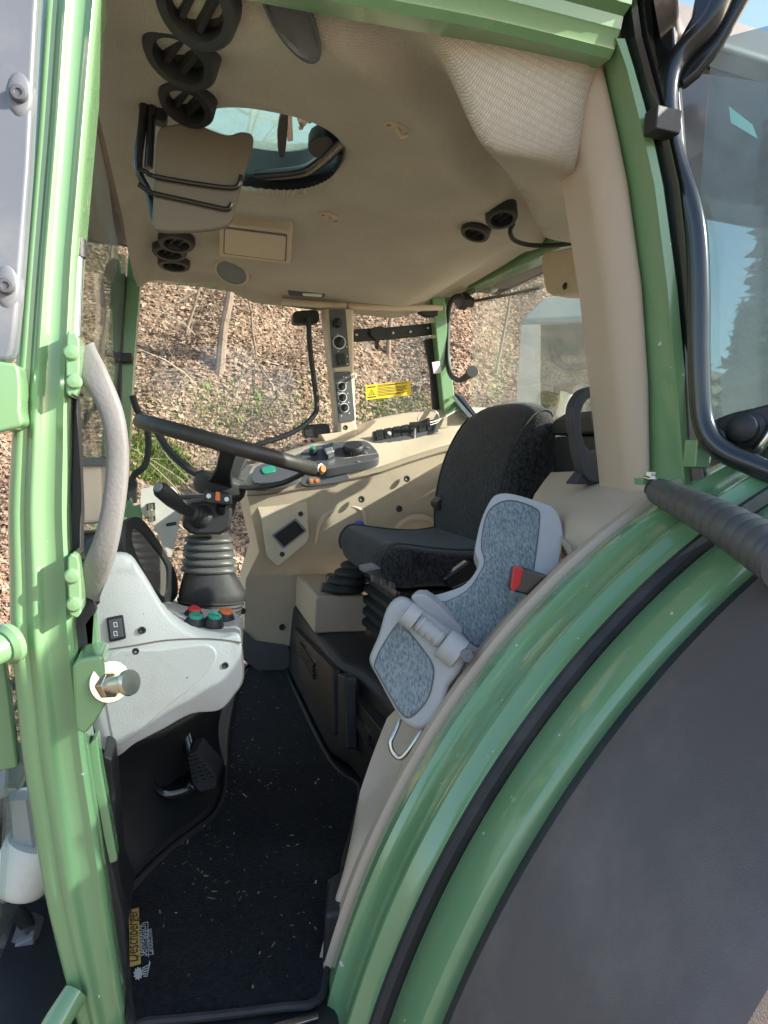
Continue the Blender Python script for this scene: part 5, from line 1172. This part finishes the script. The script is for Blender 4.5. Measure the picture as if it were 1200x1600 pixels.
def DW(u, z, h=0): return DH + DU * u + Vector((0, 0, z)) + DN * h
gl_ = [DW(-.05, 1.46, .012), DW(.95, 1.44, .012), DW(.97, .75, .012), DW(.97, .08, .012), DW(.80, .02, .012), DW(.62, .16, .012), DW(.45, .40, .012), DW(.30, .60, .012), DW(.17, .74, .012), DW(-.05, .87, .012)]
MB().add(gl_, [tuple(range(len(gl_)))]).build('door_pane', 'glass_door', dr, solid=.004, flat=True)
MB().tube([DW(.10, 1.45), DW(.95, 1.45), DW(.98, 1.40), DW(.99, .75), DW(.99, .06), DW(.80, 0), DW(.62, .14), DW(.45, .38), DW(.30, .575), DW(.17, .715), DW(.06, .80)], .018, 12).build('outer_frame', 'black_gloss', dr)
plate('glass_reflection', 'reflection_teal' if 'reflection_teal' in MAT else 'teal', dr, [D(*p, .016) for p in [(1139, 166), (1176, 195), (1184, 217), (1142, 192)]], DN * .0008)  # teal patch painted as a pale reflection in the door glass
lw_ = sm([D(1108, 668, -.01), D(1140, 650, -.01), D(1180, 640, -.01), D(1260, 628, -.01), D(1270, 700, -.01), D(1200, 722, -.01), D(1150, 716, -.01), D(1118, 700, -.01)], 3)
MB().prism(lw_, DN * .03).build('lower_panel', 'black_plastic', dr, bevel=.006)
for px, py, r_ in ((1128, 688, .016), (1168, 672, .022)):
    MB().lathe([(r_ * 1.25, 0), (r_ * 1.3, .006), (r_, .012), (r_, .03), (r_ * .6, .036), (.0001, .037)], D(px, py, .02), (DN + Vector((-.5, 0, .1))), 24).build('latch_knob', 'black_plastic', dr)
MB().tube(sm([D(1182, 706, .03), D(1195, 690, .035), D(1215, 660, .035)], 4, False), .008, 12).build('latch_rod', 'steel', dr)
# corrugated hose from the post towards the door
hs_ = thing('corrugated_hose', 'thick black corrugated hose running from the door post to the right', 'hose', P(1020, 770, y=.90))
p0_, p1_, p2_ = P(1030, 768, y=.885), P(1120, 812, y=.70), P(1235, 882, y=.56); NR = 15; pth = []; rad = []
cen = sm([p0_, p1_, p2_], 40, False)
for i, c_ in enumerate(cen):
    t = i / (len(cen) - 1); ph = (t * NR) % 1; pth.append(c_); rad.append(lerp(.021, .033, t) * (1 - .20 * ph ** 3))
MB().tube(pth, rad, 28).build('hose', 'grey_rubber', hs_, angle=55)
MB().tube([P(1012, 762, y=.905), P(1024, 766, y=.893), p0_], [.010, .014, .016], 18).build('end_fitting', 'rubber', hs_)
MB().lathe([(.0001, .012), (.008, .012), (.009, .004), (.014, .003), (.014, 0)], P(1016, 748, y=.90), (0, -.2, 1), 6).build('bolt', 'steel', hs_, bevel=.001)
plate('tab', 'green', hs_, PS([(1003, 748), (1030, 744), (1034, 754), (1004, 758)], y=.90), (0, .02, 0), bevel=.001)
# black sheet added for the dark roof reflection in the door glass
plate('dark_reflection', 'black_gloss', cab, [(.80, 1.03, 1.24), (1.06, .99, 1.22), (1.04, .97, 1.46), (.72, 1.02, 1.46)], (0, .015, 0), bevel=.004)
pane('near_quarter_pane', 'glass_dusty', [Vector((.80, .99, 1.25)), Vector((1.05, .97, 1.25)), Vector((1.08, .97, .74)), Vector((.80, .99, .74))])

# ================================================================ things outside, left of the front post
wc = thing('washer_bottle', 'white plastic canister hanging below the cab beside the front post', 'canister', P(35, 1370, y=1.05))
MB().tube([P(38, 1240, y=1.05), P(45, 1290, y=1.05), P(50, 1322, y=1.05)], [.022, .024, .026], 6).build('neck', 'seat_shell', wc)
MB().tube(sm([P(58, 1310, y=1.05), P(46, 1345, y=1.05), P(32, 1378, y=1.05), P(26, 1392, y=1.05), P(22, 1402, y=1.05)], 3, False), [.040, .042, .043, .043, .043, .042, .040, .038, .034, .028, .022, .012, .002], 24).build('tank', 'white_plastic', wc)
ch = thing('step_frame', 'dark chassis frame and step bracket below the cab floor', 'chassis', P(40, 1560, y=1.2))
MB().prism(PS([(-140, 1420), (120, 1390), (200, 1470), (215, 1720), (-140, 1720)], y=1.22), (0, .3, 0)).build('frame_plate', 'black_plastic', ch, bevel=.01)
MB().prism(PS([(-60, 1245), (28, 1218), (34, 1236), (-50, 1272)], y=1.10), (0, .06, 0)).build('bracket', 'mid_grey', ch, bevel=.004)
MB().prism(PS([(-20, 1500), (40, 1460), (62, 1470), (66, 1500), (20, 1520), (-10, 1545)], y=1.12), (0, .06, 0)).build('step_bracket', 'dark_grey', ch, bevel=.006)
MB().prism(PS([(22, 1478), (52, 1464), (56, 1496), (26, 1506)], y=1.112), (0, .02, 0)).build('bracket_plate', 'mid_grey', ch, bevel=.003)
MB().tube(sm([P(-40, 1440, y=1.15), P(10, 1420, y=1.14), P(40, 1440, y=1.15), P(60, 1520, y=1.16), P(50, 1640, y=1.16)], 5, False), .012, 10).build('hose', 'rubber', ch)
MB().tube(sm([P(-40, 1560, y=1.13), P(20, 1545, y=1.12), P(60, 1560, y=1.15), P(90, 1660, y=1.15)], 5, False), .010, 10).build('hose', 'rubber', ch)
MB().tube([P(-60, 1330, y=1.2), P(0, 1270, y=1.2), P(40, 1200, y=1.2)], .02, 12).build('hydraulic_pipe', 'dark_grey', ch)
MB().prism(PS([(-60, 1240), (60, 1215), (90, 1260), (120, 1420), (-60, 1440)], y=1.30), (0, .2, 0)).build('frame_plate', 'black_plastic', ch, bevel=.01)
# through the windscreen: mirror, lamp housing, wiper
mr = thing('exterior_mirror', 'dark exterior mirror seen through the windscreen beside the far front post', 'mirror', P(172, 440, y=2.6))
plate('head', 'black_plastic', mr, sm(PS([(166, 412), (186, 405), (186, 470), (160, 478), (154, 466)], y=2.62), 2), (0, .05, 0), bevel=.008)
MB().tube(PS([(180, 478), (182, 560), (186, 560)], y=2.62), .010, 10).build('arm', 'black_plastic', mr)
wr = thing('windscreen_wiper', 'black windscreen wiper arm standing upright outside the glass', 'wiper', Vector((-.26, 1.7, .6)))
MB().tube([P(147, 545, x=-.25), P(152, 640, x=-.255), P(160, 725, x=-.26)], .012, 8).build('arm', 'black_plastic', wr)
MB().tube([P(143, 540, x=-.245), P(134, 640, x=-.25), P(140, 720, x=-.255)], .008, 6).build('blade', 'rubber', wr)
hl = thing('lamp_housing', 'beige square lamp housing on the bonnet seen below the grab handle', 'lamp', P(130, 770, y=1.35))
plate('housing', 'beige', hl, rrect(PS([(92, 722), (158, 722), (162, 818), (96, 822)], y=1.40), .14), (0, .10, 0), bevel=.012, segs=3)
plate('rim', 'dark_grey', hl, rrect(PS([(88, 716), (164, 716), (168, 728), (88, 730)], y=1.39), .3), (0, .12, 0), bevel=.004)
MB().tube([P(60, 852, y=1.36), P(172, 846, y=1.36)], .024, 16).build('cross_tube', 'black_gloss', hl)
MB().tube(sm([P(100, 870, y=1.4), P(130, 858, y=1.4), P(150, 880, y=1.42), P(185, 860, y=1.5)], 4, False), .008, 8).build('cable', 'rubber', hl)
wb = thing('corner_handle', 'black curved handle on the far front corner post', 'handle', P(210, 700, y=2.42))
MB().tube(sm(PS([(207, 618), (214, 640), (224, 655), (230, 668), (232, 700), (226, 728), (210, 742), (204, 760)], y=2.42), 5, False), .011, 12).build('tube', 'rubber', wb)
for a in ([(186, 551), (206, 551), (207, 565), (188, 566)], [(196, 752), (214, 752), (214, 786), (200, 788)]): plate('clamp', 'black_plastic', wb, rrect(PS(a, y=2.41), .2), (0, .05, 0), bevel=.004)

# ================================================================ parked vehicle behind
pv = thing('parked_cab', 'cream coloured vehicle cab with grey roof parked behind the rear window', 'vehicle', (3.6, 5.9, GZ))
def V_(px, py, y=5.2): return P(px, py, y=y)
v0, v1, v2 = V_(806, 640, 5.2), V_(960, 640, 4.6), V_(806, 508, 5.2)
ztop = v2.z; L0 = Vector((v0.x, v0.y, 0)); L1 = Vector((v1.x + .5, v1.y - .35, 0)); dpt = Vector((.55, .9, 0)).normalized() * 1.7
def quad(z, g=0): return [Vector((p.x, p.y, z)) for p in (L0, L1, L1 + dpt, L0 + dpt)]
MB().loft([quad(GZ + .45), quad(.95)]).build('lower_body', 'cream_paint', pv, bevel=.05)
MB().loft([quad(ztop), [p * 1 for p in quad(ztop + .05)], [lerp(p, sum(quad(ztop + .28), Vector()) / 4, .25) for p in quad(ztop + .28)]]).build('roof', 'grey_green_roof', pv, bevel=.04)
for k, (a, b) in enumerate(((L0, L1), (L1, L1 + dpt), (L1 + dpt, L0 + dpt), (L0 + dpt, L0))):
    u_ = (b - a).normalized(); c_ = a + u_ * .07
    MB().prism([Vector((a.x, a.y, .93)), Vector((a.x, a.y, .93)) + u_ * .22, Vector((a.x, a.y, ztop + .01)) + u_ * .16, Vector((a.x, a.y, ztop + .01))], Vector((u_.y, -u_.x, 0)) * -.06).build('pillar', 'cream_paint', pv, bevel=.01)
    n_ = Vector((u_.y, -u_.x, 0)) * -.03
    MB().add([Vector((a.x, a.y, .93)) + u_ * .15 + n_, Vector((b.x, b.y, .93)) - u_ * .05 + n_, Vector((b.x, b.y, ztop)) - u_ * .05 + n_, Vector((a.x, a.y, ztop)) + u_ * .15 + n_], [(0, 1, 2, 3)]).build('pane', 'glass_dark', pv, flat=True)
MB().tube(sm([V_(860, 540, 5.0), V_(866, 560, 4.9), V_(890, 575, 4.8), V_(940, 565, 4.6)], 4, False), .03, 8).build('mirror_arm', 'black_plastic', pv)
for a in (L0 + (L1 - L0) * .25, L0 + (L1 - L0) * .8):
    MB().lathe([(.25, -.12), (.42, -.12), (.45, -.08), (.45, .08), (.42, .12), (.25, .12)], Vector((a.x, a.y, GZ + .45)), dpt, 28).build('wheel', 'rubber', pv)
